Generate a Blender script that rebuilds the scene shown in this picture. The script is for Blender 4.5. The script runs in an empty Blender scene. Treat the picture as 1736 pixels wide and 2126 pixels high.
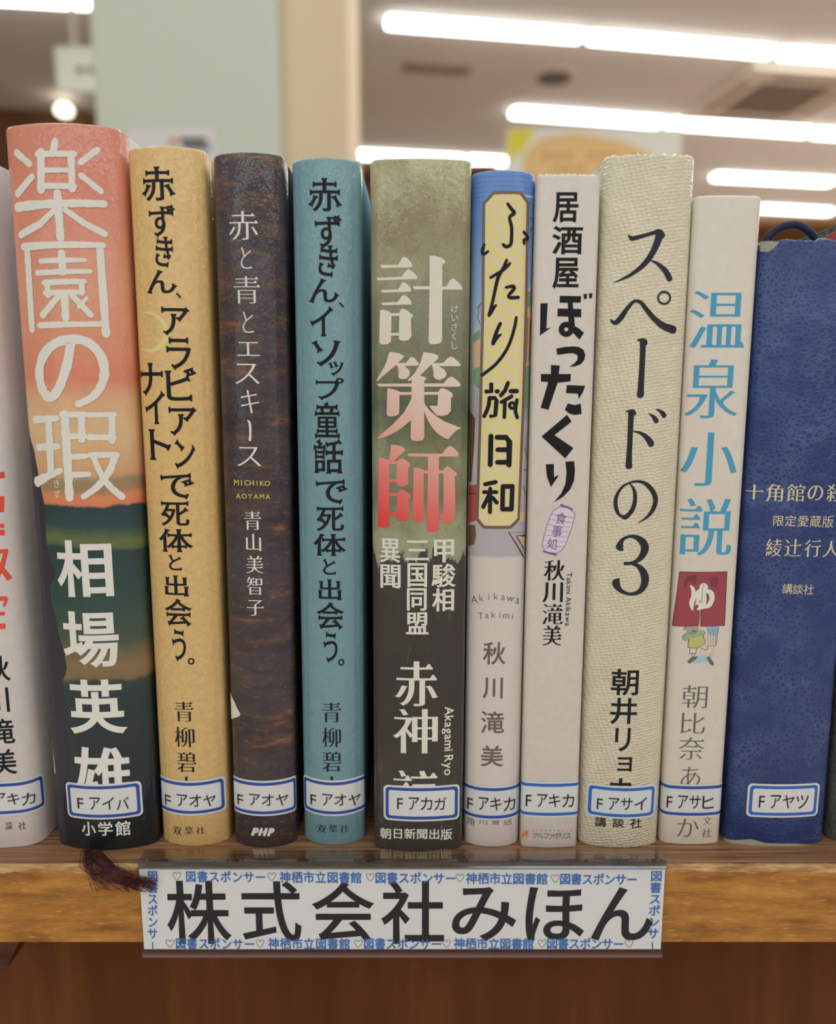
import bpy, bmesh, math, random
from mathutils import Vector, Matrix
from mathutils.geometry import delaunay_2d_cdt

random.seed(7)
SC = bpy.context.scene
COL = SC.collection
PI = math.pi

# ------------------------------------------------------------------ camera
FPX, CX, CY, PITCH = 1606.0, 868.0, 1063.0, math.radians(9.2)
CAM_D, CAM_H = 0.2097, 0.1336            # distance to the spines, height over the shelf top
cam_data = bpy.data.cameras.new('camera')
cam = bpy.data.objects.new('camera', cam_data)
COL.objects.link(cam)
cam.location = (0, -CAM_D, CAM_H)
cam.rotation_euler = (PI/2 - PITCH, 0, 0)
cam_data.sensor_fit = 'HORIZONTAL'
cam_data.sensor_width = 36.0
cam_data.lens = 36.0*FPX/1736.0
cam_data.clip_start = 0.01
cam_data.clip_end = 100
cam_data.dof.use_dof = True
cam_data.dof.focus_distance = 0.213
cam_data.dof.aperture_fstop = 9.5
SC.camera = cam

# ------------------------------------------------------------------ view, world, lights
SC.view_settings.view_transform = 'Standard'
SC.view_settings.look = 'None'
SC.view_settings.gamma = 1.0
SC.view_settings.use_curve_mapping = False
SC.view_settings.exposure = -0.2
W_ = bpy.data.worlds.new('world')
SC.world = W_
W_.use_nodes = True
W_.node_tree.nodes['Background'].inputs[0].default_value = (1.0, 0.96, 0.9, 1)
W_.node_tree.nodes['Background'].inputs[1].default_value = 0.25
ZC = 2.10                                 # ceiling height over the shelf top
ZF = -0.95                                # floor


def area(name, loc, sx, sy, power, color, rot=(0, 0, 0)):
    d = bpy.data.lights.new(name, 'AREA')
    d.shape = 'RECTANGLE'
    d.size, d.size_y = sx, sy
    d.energy = power
    d.color = color
    o = bpy.data.objects.new(name, d)
    o.location = loc
    o.rotation_euler = rot
    COL.objects.link(o)
    return o


YAW = math.radians(9)
# ceiling strip lights over and behind the photographer
area('ceiling_strip_and_fill', (0.10, -0.75, ZC-0.012), 5.5, 0.16, 24, (0.85, 0.955, 1.0), (0, 0, YAW))
area('ceiling_strip_and_fill', (0.0, -2.3, ZC-0.012), 6.0, 0.16, 33, (0.85, 0.955, 1.0), (0, 0, YAW))
area('ceiling_strip_and_fill', (0.0, -4.3, ZC-0.012), 6.0, 0.16, 40, (0.85, 0.955, 1.0), (0, 0, YAW))
area('ceiling_strip_and_fill', (0.6, 2.2, ZC-0.012), 6.5, 0.16, 72, (0.86, 0.955, 1.0), (0, 0, YAW))
area('ceiling_strip_and_fill', (0.0, -6.4, ZC-0.012), 6.0, 0.16, 40, (0.85, 0.955, 1.0), (0, 0, YAW))
# added fill: ceiling lights out of view and two tinted ones behind the camera
area('ceiling_strip_and_fill', (1.0, 0.85, ZC-0.012), 4.5, 0.16, 20, (0.86, 0.955, 1.0), (0, 0, YAW))  # added to brighten the column front
area('ceiling_strip_and_fill', (5.6, 5.1, ZC-0.012), 4.0, 0.16, 95, (0.88, 0.96, 1.0), (0, 0, YAW))  # light rows continued out of view, added to lift the ceiling by bounce
area('ceiling_strip_and_fill', (6.0, 7.6, ZC-0.012), 3.6, 0.16, 95, (0.88, 0.96, 1.0), (0, 0, YAW))
area('tinted_fill_light', (-2.4, -3.2, 0.75), 1.2, 1.8, 9, (0.84, 1.0, 0.94), (PI/2, 0, -0.62))  # added fill, tints the spines greenish from the left
area('tinted_fill_light', (2.4, -3.2, 0.75), 1.2, 1.8, 7, (0.98, 0.90, 1.0), (PI/2, 0, 0.62))  # added fill, tints the spines pinkish from the right

LUM = 0.66                                # photo linear value -> albedo divider


def lin(c):
    c = c/255.0
    return c/12.92 if c <= 0.04045 else ((c+0.055)/1.055)**2.4


def alb(rgb, k=None):
    k = LUM if k is None else k
    return tuple(min(0.9, lin(c)/k) for c in rgb) + (1.0,)


# ------------------------------------------------------------------ geometry of the view
def ray(px, py):
    dx, dy = (px-CX)/FPX, -(py-CY)/FPX
    c, s = math.cos(PITCH), math.sin(PITCH)
    return Vector((dx, c + dy*s, -s + dy*c))


CAMP = Vector((0, -CAM_D, CAM_H))


def at_y(px, py, y):
    r = ray(px, py)
    return CAMP + r*((y-CAMP.y)/r.y)


def at_z(px, py, z):
    r = ray(px, py)
    return CAMP + r*((z-CAMP.z)/r.z)


# ------------------------------------------------------------------ tagging
def tag(o, label=None, cat=None, group=None, kind=None):
    if label: o['label'] = label
    if cat: o['category'] = cat
    if group: o['group'] = group
    if kind: o['kind'] = kind
    return o


def empty(name, loc=(0, 0, 0), rot=(0, 0, 0)):
    o = bpy.data.objects.new(name, None)
    o.empty_display_size = 0.01
    o.location = loc
    o.rotation_euler = rot
    COL.objects.link(o)
    return o


def link_mesh(name, me, mat, parent=None, smooth=False):
    if mat is not None:
        for m in (mat if isinstance(mat, (list, tuple)) else [mat]):
            me.materials.append(m)
    if smooth:
        for p in me.polygons: p.use_smooth = True
    o = bpy.data.objects.new(name, me)
    COL.objects.link(o)
    if parent is not None: o.parent = parent
    return o


def bm_obj(name, bm, mat, parent=None, smooth=False, recalc=True):
    if recalc: bmesh.ops.recalc_face_normals(bm, faces=bm.faces)
    me = bpy.data.meshes.new(name)
    bm.to_mesh(me)
    bm.free()
    return link_mesh(name, me, mat, parent, smooth)


def add_box(bm, lo, hi, rotz=0.0, about=None, bevel=0.0):
    lo, hi = Vector(lo), Vector(hi)
    c = (lo+hi)/2
    r = bmesh.ops.create_cube(bm, size=1.0)
    vs = r['verts']
    d = hi-lo
    for v in vs:
        v.co = Vector((v.co.x*d.x, v.co.y*d.y, v.co.z*d.z)) + c
    if bevel > 0:
        es = list({e for v in vs for e in v.link_edges})
        rb = bmesh.ops.bevel(bm, geom=es, offset=bevel, segments=2, affect='EDGES', profile=0.6)
        vs = list({v for f in rb['faces'] for v in f.verts} | {v for v in vs if v.is_valid})
    if rotz:
        ab = Vector(about) if about is not None else c
        bmesh.ops.rotate(bm, verts=vs, cent=ab, matrix=Matrix.Rotation(rotz, 3, 'Z'))
    return vs


def to_mesh_obj(o):
    dg = bpy.context.evaluated_depsgraph_get()
    dg.update()
    me = bpy.data.meshes.new_from_object(o.evaluated_get(dg))
    for q in me.polygons: q.use_smooth = True
    nm, par, mats = o.name, o.parent, list(o.data.materials)
    old = o.data
    bpy.data.objects.remove(o)
    bpy.data.curves.remove(old)
    me.name = nm
    n_ = bpy.data.objects.new(nm, me)
    COL.objects.link(n_)
    n_.parent = par
    if not me.materials:
        for m_ in mats: me.materials.append(m_)
    return n_


def box_obj(name, lo, hi, mat, parent=None, bevel=0.0, rotz=0.0, about=None):
    bm = bmesh.new()
    add_box(bm, lo, hi, rotz, about, bevel)
    return bm_obj(name, bm, mat, parent)


def prism(bm, pts, d):
    """pts: list of Vector (planar loop); extruded by vector d"""
    a = [bm.verts.new(p) for p in pts]
    b = [bm.verts.new(p+d) for p in pts]
    n = len(pts)
    bm.faces.new(a)
    bm.faces.new(b[::-1])
    for i in range(n):
        bm.faces.new([a[i], a[(i+1) % n], b[(i+1) % n], b[i]])


# ------------------------------------------------------------------ materials
class NT:
    def __init__(self, name):
        self.m = bpy.data.materials.new(name)
        self.m.use_nodes = True
        self.t = self.m.node_tree
        self.b = self.t.nodes['Principled BSDF']
        self.out = self.t.nodes['Material Output']
        self.tc = None

    def n(self, kind, ins=None, **props):
        nd = self.t.nodes.new(kind)
        for k, v in props.items(): setattr(nd, k, v)
        for k, v in (ins or {}).items(): self.set(nd.inputs[k], v)
        return nd

    def set(self, sock, v):
        if hasattr(v, 'is_linked') or hasattr(v, 'links'):
            self.t.links.new(v, sock)
        else:
            sock.default_value = v

    def coord(self, kind='Object'):
        if self.tc is None: self.tc = self.n('ShaderNodeTexCoord')
        return self.tc.outputs[kind]

    def mapping(self, scale=(1, 1, 1), rot=(0, 0, 0), loc=(0, 0, 0), vec=None):
        return self.n('ShaderNodeMapping', {'Vector': vec or self.coord(), 'Scale': scale, 'Rotation': rot, 'Location': loc}).outputs[0]

    def noise(self, scale, detail=3, rough=0.55, vec=None, dist=0.0):
        return self.n('ShaderNodeTexNoise', {'Vector': vec or self.coord(), 'Scale': scale, 'Detail': detail, 'Roughness': rough, 'Distortion': dist}).outputs[0]

    def math(self, op, a, b=0.0, c=0.0, clamp=False):
        nd = self.n('ShaderNodeMath', operation=op, use_clamp=clamp)
        self.set(nd.inputs[0], a); self.set(nd.inputs[1], b); self.set(nd.inputs[2], c)
        return nd.outputs[0]

    def sep(self, vec=None):
        return self.n('ShaderNodeSeparateXYZ', {0: vec or self.coord()}).outputs

    def ramp(self, fac, stops, interp='LINEAR'):
        nd = self.n('ShaderNodeValToRGB', {0: fac})
        cr = nd.color_ramp
        cr.interpolation = interp
        while len(cr.elements) > 1: cr.elements.remove(cr.elements[-1])
        cr.elements[0].position = stops[0][0]
        cr.elements[0].color = stops[0][1]
        for p, c in stops[1:]:
            e = cr.elements.new(p)
            e.color = c
        return nd.outputs[0]

    def mix(self, fac, a, b, mode='MIX'):
        nd = self.n('ShaderNodeMix', data_type='RGBA', blend_type=mode)
        self.set(nd.inputs[0], fac); self.set(nd.inputs[6], a); self.set(nd.inputs[7], b)
        return nd.outputs[2]

    def bump(self, h, strength, dist):
        nd = self.n('ShaderNodeBump', {'Height': h, 'Strength': strength, 'Distance': dist})
        self.set(self.b.inputs['Normal'], nd.outputs[0])
        self.set(self.b.inputs['Coat Normal'], nd.outputs[0])
        return nd

    def fin(self, color=None, rough=0.5, spec=0.5, coat=0.0, coat_rough=0.15, metal=0.0, coat_ior=1.45):
        i = self.b.inputs
        if color is not None: self.set(i['Base Color'], color)
        self.set(i['Roughness'], rough)
        i['Specular IOR Level'].default_value = spec
        i['Coat Weight'].default_value = coat
        i['Coat Roughness'].default_value = coat_rough
        i['Coat IOR'].default_value = coat_ior
        i['Metallic'].default_value = metal
        return self.m


def smat(name, rgb, rough=0.6, spec=0.35, coat=0.0, k=None):
    n = NT(name)
    return n.fin(alb(rgb, k), rough, spec, coat)


def emit(name, rgb, strength):
    n = NT(name)
    n.set(n.b.inputs['Base Color'], (0.8, 0.8, 0.8, 1))
    n.set(n.b.inputs['Emission Color'], rgb + (1,))
    n.b.inputs['Emission Strength'].default_value = strength
    return n.m


def film_bump(n, strength=0.16, extra=None):
    """crinkled clear film over a jacket"""
    a = n.noise(1000, 2, 0.6, n.mapping((1, 1, 0.6)))
    b = n.noise(150, 2, 0.5, n.mapping((1, 1, 0.3)))
    h = n.math('ADD', n.math('MULTIPLY', a, 0.55), n.math('MULTIPLY', b, 0.9))
    if extra is not None: h = n.math('ADD', h, extra)
    n.bump(h, strength*2.0, 0.0006)


def jacket(name, rgb, mottle=0.06, strength=0.15, coat=0.55, rough=0.5, cr=0.22, scale=400):
    n = NT(name)
    base = alb(rgb)
    f = n.noise(scale, 4, 0.65)
    hi = tuple(min(0.95, c*(1+mottle*3)) for c in base[:3])+(1,)
    lo = tuple(c*(1-mottle*3) for c in base[:3])+(1,)
    c = n.ramp(f, [(0.3, lo), (0.7, hi)])
    film_bump(n, strength)
    return n.fin(c, rough, 0.35, coat, cr)


# ------------------------------------------------------------------ glyph outlines
_fc = bpy.data.curves.new('glyph_source', 'FONT')
_fo = bpy.data.objects.new('glyph_source', _fc)
COL.objects.link(_fo)
_gc = {}


def raw_glyph(ch):
    if ch in _gc: return _gc[ch]
    _fc.body = ch
    dg = bpy.context.evaluated_depsgraph_get()
    dg.update()
    ev = _fo.evaluated_get(dg)
    cu = ev.to_curve(dg)
    cs = []
    for s in cu.splines:
        bp = s.bezier_points
        pts = []
        n = len(bp)
        for i in range(n):
            p0, p3 = bp[i].co, bp[(i+1) % n].co
            p1, p2 = bp[i].handle_right, bp[(i+1) % n].handle_left
            d = p3-p0
            L = d.length
            if L < 1e-6: continue
            dev = max(d.cross(p1-p0).length, d.cross(p2-p0).length)/L
            k = 1 if dev < 0.003 else (4 if L < 0.15 else 7)
            for j in range(k):
                t = j/k
                q = (1-t)**3*p0 + 3*(1-t)**2*t*p1 + 3*(1-t)*t*t*p2 + t**3*p3
                pts.append((q.x, q.y))
        cl = []
        for q in pts:
            if not cl or math.hypot(q[0]-cl[-1][0], q[1]-cl[-1][1]) > 0.004: cl.append(q)
        if len(cl) > 2 and math.hypot(cl[0][0]-cl[-1][0], cl[0][1]-cl[-1][1]) < 0.004: cl.pop()
        if len(cl) > 2: cs.append(cl)
    ev.to_curve_clear()
    _gc[ch] = cs
    return cs


def area2(c):
    return sum(c[i][0]*c[(i+1) % len(c)][1]-c[(i+1) % len(c)][0]*c[i][1] for i in range(len(c)))


STY = {  # dx, dy, slab, uroko
    'sans': (0, 0, 0, 0), 'thin': (-0.008, -0.008, 0, 0), 'bold': (0.016, 0.012, 0, 0), 'heavy': (0.025, 0.017, 0, 0),
    'mincho': (0.012, -0.015, 0, 0.9), 'minchob': (0.024, -0.014, 0, 1.1), 'minchol': (-0.002, -0.017, 0, 0.8),
    'slab': (0.016, 0.006, 0.05, 0), 'kaisho': (0.026, 0.010, 0, 0.7), 'round': (0.02, 0.02, 0, 0),
}


def glyph(ch, style='sans'):
    dx, dy, slab, uro = STY[style]
    cs = raw_glyph(ch)
    sgn = 1 if sum(area2(c) for c in cs) > 0 else -1
    out, extra = [], []
    for c in cs:
        n = len(c)
        E = []
        for i in range(n):
            a, b = c[i], c[(i+1) % n]
            L = math.hypot(b[0]-a[0], b[1]-a[1])
            E.append(((b[0]-a[0])/L, (b[1]-a[1])/L, L))
        N = [(sgn*e[1], -sgn*e[0]) for e in E]
        q = []
        for i in range(n):
            n1, n2 = N[i-1], N[i]
            d = max(0.35, 1+n1[0]*n2[0]+n1[1]*n2[1])
            q.append((c[i][0]+(n1[0]+n2[0])/d*dx, c[i][1]+(n1[1]+n2[1])/d*dy))
        out.append(q)
        if slab or uro:
            for i in range(n):
                e = E[i]
                if not (0.03 < e[2] < 0.13): continue
                p, f = E[i-1], E[(i+1) % n]
                c1 = sgn*(p[0]*e[1]-p[1]*e[0])
                c2 = sgn*(e[0]*f[1]-e[1]*f[0])
                lm = 0.015 if slab else 0.06
                if c1 < 0.7 or c2 < 0.7 or p[2] < lm or f[2] < lm: continue
                a, b = c[i], c[(i+1) % n]
                m = ((a[0]+b[0])/2, (a[1]+b[1])/2)
                nx, ny = N[i]
                if slab:
                    h = e[2]/2+slab
                    g, o_ = 0.012, -0.048
                    extra.append([(m[0]-e[0]*h+nx*g, m[1]-e[1]*h+ny*g), (m[0]+e[0]*h+nx*g, m[1]+e[1]*h+ny*g),
                                  (m[0]+e[0]*(h-.02)+nx*o_, m[1]+e[1]*(h-.02)+ny*o_), (m[0]-e[0]*(h-.02)+nx*o_, m[1]-e[1]*(h-.02)+ny*o_)])
                if uro and nx > 0.9 and max(p[2], f[2]) > 0.14:
                    x, y = m
                    hb = max(0.008, e[2]/2+dy)
                    extra.append([(x+.012, y-hb), (x-0.15*uro, y-hb), (x-0.07*uro, y+0.085*uro), (x-0.03*uro, y+0.07*uro), (x+.012, y+hb*.4)])
    return out, extra


# ------------------------------------------------------------------ flat print, later bent on a surface
class Print:
    """collects polygons in (u, v); k lifts each piece by a hair so that pieces never coincide"""
    def __init__(self):
        self.v, self.f, self.k, self.rough = [], [], 0, 0.0

    def _lift(self):
        self.k += 1
        return (self.k % 24)*2.5e-6

    def fill(self, contours):
        vs, es = [], []
        for c in contours:
            s = len(vs)
            vs += [Vector(p) for p in c]
            es += [(s+i, s+(i+1) % len(c)) for i in range(len(c))]
        r = delaunay_2d_cdt(vs, es, [], 0, 1e-8)
        s = len(self.v)
        z = self._lift()
        self.v += [(p.x, p.y, z) for p in r[0]]
        V = r[0]
        for f in r[2]:
            gx, gy = sum(V[i].x for i in f)/len(f), sum(V[i].y for i in f)/len(f)
            wind = 0
            for c in contours:                       # winding rule: counters run the other way round and stay open
                x1, y1 = c[-1][0], c[-1][1]
                for q in c:
                    x2, y2 = q[0], q[1]
                    if (y1 > gy) != (y2 > gy) and gx < x1+(gy-y1)*(x2-x1)/(y2-y1): wind += 1 if y2 > y1 else -1
                    x1, y1 = x2, y2
            if wind: self.f.append([s+i for i in f])

    def ribbon(self, pts, cap=True, closed=False, smooth=True):
        """pts: (u, v, width) along a pen stroke"""
        P = [Vector(p) for p in pts]
        if smooth and len(P) > 2:
            Q = []
            m = len(P)
            rng = m if closed else m-1
            for i in range(rng):
                g = (lambda j: P[j % m]) if closed else (lambda j: P[max(0, min(m-1, j))])
                p0, p1, p2, p3 = g(i-1), g(i), g(i+1), g(i+2)
                for j in range(6):
                    t = j/6
                    Q.append(0.5*((2*p1)+(p2-p0)*t+(2*p0-5*p1+4*p2-p3)*t*t+(3*p1-p0-3*p2+p3)*t**3))
            if not closed: Q.append(P[-1])
            P = Q
        if self.rough:                             # dry brush: ragged edges
            Q = []
            for a, b in zip(P[:-1], P[1:]):
                k = max(1, int((b-a).length/0.0005))
                Q += [a.lerp(b, j/k) for j in range(k)]
            P = Q+[P[-1]]
            for q in P: q.z *= 1+random.uniform(-1, 1)*self.rough
        n = len(P)
        z = self._lift()
        s = len(self.v)
        for i in range(n):
            a = P[i-1] if (i > 0 or closed) else P[i]
            b = P[(i+1) % n] if (i < n-1 or closed) else P[i]
            t = Vector((b.x-a.x, b.y-a.y))
            t = t.normalized() if t.length > 1e-12 else Vector((1, 0))
            if 0 < i < n-1 and not smooth:
                t1 = Vector((P[i].x-a.x, P[i].y-a.y)).normalized()
                co = max(0.5, t.dot(t1))
            else: co = 1
            w = max(P[i].z, 1e-6)/2/co
            self.v += [(P[i].x-t.y*w, P[i].y+t.x*w, z), (P[i].x+t.y*w, P[i].y-t.x*w, z)]
        for i in range(n if closed else n-1):
            j = (i+1) % n
            self.f.append([s+2*i, s+2*i+1, s+2*j+1, s+2*j])
        if cap and not closed:
            for i, sg in ((0, -1), (n-1, 1)):
                a, b = (P[0], P[1]) if i == 0 else (P[n-2], P[n-1])
                t = Vector((b.x-a.x, b.y-a.y))
                if t.length < 1e-12: continue
                t.normalize()
                z2 = self._lift()
                s2 = len(self.v)
                r = P[i].z/2
                nrm = Vector((-t.y, t.x))
                for j in range(9):
                    an = PI*j/8
                    q = Vector((P[i].x, P[i].y)) + nrm*(r*math.cos(an)) + t*(sg*r*math.sin(an))
                    self.v.append((q.x, q.y, z2))
                self.f.append([s2+j for j in range(9)])

    def put(self, ch, u0, u1, v0, v1, style='sans', rot=0.0, ink=True):
        """glyph fitted to the box u0..u1, v0..v1 (v1 is the top)"""
        cs, ex = glyph(ch, style)
        al = [p for c in cs for p in c]
        if not al: return
        if ink:
            x0, x1 = min(p[0] for p in al), max(p[0] for p in al)
            y0, y1 = min(p[1] for p in al), max(p[1] for p in al)
        else:
            x0, x1, y0, y1 = 0.0, 1.0, -0.12, 0.88
            if ord(ch) < 0x3000 and ch != '♡':      # centre narrow Latin letters in their cell
                m_ = (min(p[0] for p in al)+max(p[0] for p in al))/2
                x0, x1 = m_-0.5, m_+0.5
        sx = (u1-u0)/max(1e-6, x1-x0)
        sy = (v1-v0)/max(1e-6, y1-y0)
        cu, cv = (u0+u1)/2, (v0+v1)/2
        c_, s_ = math.cos(rot), math.sin(rot)

        def T(p):
            a, b = u0+(p[0]-x0)*sx-cu, v0+(p[1]-y0)*sy-cv
            return (cu+a*c_-b*s_, cv+a*s_+b*c_)
        self.fill([[T(p) for p in c] for c in cs])
        for e in ex: self.fill([[T(p) for p in e]])

    def bend(self, mapf, cuts):
        bm = bmesh.new()
        vs = [bm.verts.new(p) for p in self.v]
        for f in self.f:
            try: bm.faces.new([vs[i] for i in f])
            except ValueError: pass
        if self.v:
            lo, hi = min(p[0] for p in self.v), max(p[0] for p in self.v)
            for c in cuts:
                if lo < c < hi:
                    bmesh.ops.bisect_plane(bm, geom=bm.verts[:]+bm.edges[:]+bm.faces[:], plane_co=(c, 0, 0), plane_no=(1, 0, 0), dist=1e-7)
        for v in bm.verts: v.co = Vector(mapf(v.co.x, v.co.y, v.co.z))
        return bm


class Crop:
    """coordinates read in an enlarged detail of the photograph"""
    def __init__(self, x0, y0, s): self.x0, self.y0, self.s = x0, y0, s
    def p(self, x, y): return (self.x0+x/self.s, self.y0+y/self.s)


# ------------------------------------------------------------------ books
BOOKS = 'books standing on the shelf'


class Book:
    def __init__(s, label, bl, br, yb, tl, tr, yt, sag, mat, r=0.002, depth=0.128, page=(225, 215, 190), worn=0.0):
        xm, xt = (bl+br)/2, (tl+tr)/2
        s.y0 = at_z(xm, yb, 0.0).y
        s.H = at_y(xt, yt-5, s.y0).z
        ye = s.y0+sag+r*0.6
        L0, R0 = at_y(bl, yb-8, ye), at_y(br, yb-8, ye)
        L1, R1 = at_y(tl, yt+8, ye), at_y(tr, yt+8, ye)
        s.W = ((R0.x-L0.x)+(R1.x-L1.x))/2
        c0, c1 = (L0.x+R0.x)/2, (L1.x+R1.x)/2
        s.lean = math.atan2(c1-c0, s.H)
        s.root = empty('hardcover_book', (c0, s.y0, 0.0), (0, s.lean, 0))
        tag(s.root, label, 'book', BOOKS)
        s.cx = c0
        s.sag, s.r, s.depth = sag, r, depth
        W, H = s.W, s.H
        hw = W/2-r
        # half profile of the front, from the middle to the right, then round the corner and back
        half = []
        for i in range(0, 13):
            x = hw*i/12
            half.append((x, sag*(x/hw)**2))
        sl = math.atan2(2*sag, hw)
        for i in range(1, 7):
            a = sl + (PI/2-sl)*i/6
            half.append((hw+r*math.sin(a)*1.0 - r*math.sin(sl)*(1-i/6), sag+r*(1-math.cos(a))))
        half = [(min(x, W/2), y) for x, y in half]
        half.append((W/2, sag+r+0.006))
        half.append((W/2, sag+r+0.02))
        half.append((W/2, depth))
        s.half = half
        cum = [0.0]
        for i in range(1, len(half)):
            cum.append(cum[-1]+math.hypot(half[i][0]-half[i-1][0], half[i][1]-half[i-1][1]))
        s.cum = cum
        full = [(-x, y) for x, y in half[::-1]][:-1] + half
        # cover: outer skin with softened head and foot, inner skin, closed
        nrm = []
        m = len(full)
        for i in range(m):
            a, b = full[max(0, i-1)], full[min(m-1, i+1)]
            t = Vector((b[0]-a[0], b[1]-a[1])).normalized()
            nrm.append((-t.y, t.x))
        th = 0.0022
        c = 0.0009
        lv = [(0, -c*0.35), (c*0.12, -c*0.1), (c*0.4, 0), (H*0.5, 0), (H-c, 0), (H-c*0.3, -c*0.3), (H, -c)]
        bm = bmesh.new()
        rings = []
        for z, ins in lv:
            # inward normal is +y side for the front
            rings.append([bm.verts.new((p[0]+n[0]*(-ins), p[1]+n[1]*(-ins), z)) for p, n in zip(full, nrm)])
        if worn:                                   # slightly frayed head
            rw = random.Random(int(abs(bl)))
            wv = [rw.uniform(-1, 1) for _ in range(m)]
            for rg in rings[5:7]:
                for v, q in zip(rg, wv): v.co.z += worn*q*0.6
                for v, q in zip(rg, wv): v.co.y += worn*q*0.3
        for z in (H, 0):
            rings.append([bm.verts.new((p[0]+n[0]*th, p[1]+n[1]*th, z)) for p, n in zip(full, nrm)])
        R = len(rings)
        for k in range(R):
            a, b = rings[k], rings[(k+1) % R]
            for i in range(m-1):
                bm.faces.new([a[i], a[i+1], b[i+1], b[i]])
        bm.faces.new([rg[0] for rg in rings])
        bm.faces.new([rg[-1] for rg in rings][::-1])
        bmesh.ops.recalc_face_normals(bm, faces=bm.faces)
        for f in bm.faces: f.smooth = True
        for e in bm.edges:
            if len(e.link_faces) == 2 and e.calc_face_angle() > 0.9: e.smooth = False
        board = mat.copy()                         # the boards' flat sides are matt
        board.name = 'board_'+mat.name
        pb_ = board.node_tree.nodes['Principled BSDF'].inputs
        pb_['Coat Weight'].default_value = 0.0
        pb_['Specular IOR Level'].default_value = 0.08
        pb_['Roughness'].default_value = 0.9
        for f in bm.faces:
            if f.calc_center_median().y > sag+r+0.005: f.material_index = 1
        s.cover = bm_obj('cover', bm, [mat, board], s.root, recalc=False)
        pb = bmesh.new()
        add_box(pb, (-W/2+th+0.0003, sag+r+0.004, 0.003), (W/2-th-0.0003, depth-0.004, H-0.003))
        bm_obj('page_block', pb, smat('pages', page, 0.8), s.root)
        s.cuts = sorted(set([x*sgn for x in cum for sgn in (-1, 1)] + [hw*(i+.5)/12*sgn for i in range(12) for sgn in (-1, 1)]))

    def surf(s, a):
        """arc length a along the front -> local x, y, outward normal"""
        sg = 1 if a >= 0 else -1
        q = min(abs(a), s.cum[-1]-1e-6)
        for i in range(1, len(s.cum)):
            if q <= s.cum[i]: break
        t = (q-s.cum[i-1])/(s.cum[i]-s.cum[i-1])
        p0, p1 = s.half[i-1], s.half[i]
        dx, dy = p1[0]-p0[0], p1[1]-p0[1]
        L = math.hypot(dx, dy)
        return sg*(p0[0]+dx*t), p0[1]+dy*t, (sg*dy/L, -dx/L)

    def arc(s, x):
        q = min(abs(x), s.W/2-1e-5)
        for i in range(1, len(s.half)):
            if q <= s.half[i][0]: break
        p0, p1 = s.half[i-1], s.half[i]
        t = (q-p0[0])/max(1e-9, p1[0]-p0[0])
        return math.copysign(s.cum[i-1]+t*(s.cum[i]-s.cum[i-1]), x)

    def uv(s, px, py):
        """photo point -> (arc length, height) on this book's spine"""
        y = 0.0
        cl, sl = math.cos(s.lean), math.sin(s.lean)
        for _ in range(5):
            p = at_y(px, py, s.y0+y)
            lx, lz = p.x-s.cx, p.z
            x, z = lx*cl-lz*sl, lx*sl+lz*cl
            u = s.arc(x)
            y = s.surf(u)[1]
        return u, z

    def z(s, py, px=None):
        x = 0.0
        return s.uv(px if px is not None else s.mid(py), py)[1]

    def mid(s, py):
        p = at_y(868, py, s.y0)
        X = s.cx+math.tan(s.lean)*p.z
        d = at_y(869, py, s.y0).x-p.x
        return 868+X/d

    def box(s, x0, x1, y0, y1):
        ym, xm = (y0+y1)/2, (x0+x1)/2
        u0, u1 = s.uv(x0, ym)[0], s.uv(x1, ym)[0]
        v1, v0 = s.uv(xm, y0)[1], s.uv(xm, y1)[1]
        return u0, u1, v0, v1

    def mapf(s, lift):
        def f(u, v, k):
            x, y, n = s.surf(u)
            d = lift+k
            return (x+n[0]*d, y+n[1]*d, v)
        return f

    def emit(s, name, pr, mat, lift=5e-5, parent=None, label=None):
        bm = pr.bend(s.mapf(lift), s.cuts)
        for f in bm.faces: f.smooth = True
        bmesh.ops.recalc_face_normals(bm, faces=bm.faces)
        # face outward (towards the viewer's side)
        for f in bm.faces:
            c_ = f.calc_center_median()
            side = math.copysign(1.0, c_.x) if abs(c_.x) > s.W/2-s.r else 0.0
            if f.normal.x*side-f.normal.y < 0: f.normal_flip()
        o = bm_obj(name, bm, mat, parent or s.root, recalc=False)
        if label: o['label'] = label
        return o

    def chars(s, pr, items, style='sans'):
        """items: (char, x0, x1, y0, y1[, rot])"""
        for it in items:
            u0, u1, v0, v1 = s.box(*it[1:5])
            pr.put(it[0], u0, u1, v0, v1, style, math.radians(it[5]) if len(it) > 5 else 0)

    def cells(s, pr, text, xa, ya, xb, yb, size, style='sans', horiz=False, rot=0, w=None):
        n = len(text)
        for i, ch in enumerate(text):
            t = i/(n-1) if n > 1 else 0
            x, y = xa+(xb-xa)*t, ya+(yb-ya)*t
            if ch == ' ': continue
            u, v = s.uv(x, y)
            u1, _ = s.uv(x+1, y)
            k = abs(u1-u)*size/2
            kw = k*(w or 1)
            pr.put(ch, u-kw, u+kw, v-k, v+k, style, math.radians(rot), ink=False)

    def strokes(s, pr, crop, lst, cap=True, smooth=True):
        for st in lst:
            w0 = None
            if isinstance(st, tuple): w0, pts = st
            else: pts = st
            q = []
            for p in pts:
                x, y = crop.p(p[0], p[1])
                w = (p[2] if len(p) > 2 else w0)/crop.s
                u, v = s.uv(x, y)
                u2, _ = s.uv(x+1, y)
                q.append((u, v, w*max(abs(u2-u), 1e-4)))
            pr.ribbon(q, cap, False, smooth)

    def circle(s, pr, crop, cx, cy, r, w, ry=None):
        q = []
        for i in range(20):
            a = 2*PI*i/20
            x, y = crop.p(cx+r*math.cos(a), cy+(ry or r)*math.sin(a))
            u, v = s.uv(x, y)
            q.append((u, v, w/crop.s*1.31e-4))
        pr.ribbon(q, False, True)

    def polys(s, pr, crop, lst):
        for pg in lst:
            pr.fill([[s.uv(*crop.p(*p)) for p in pg]])

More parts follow.
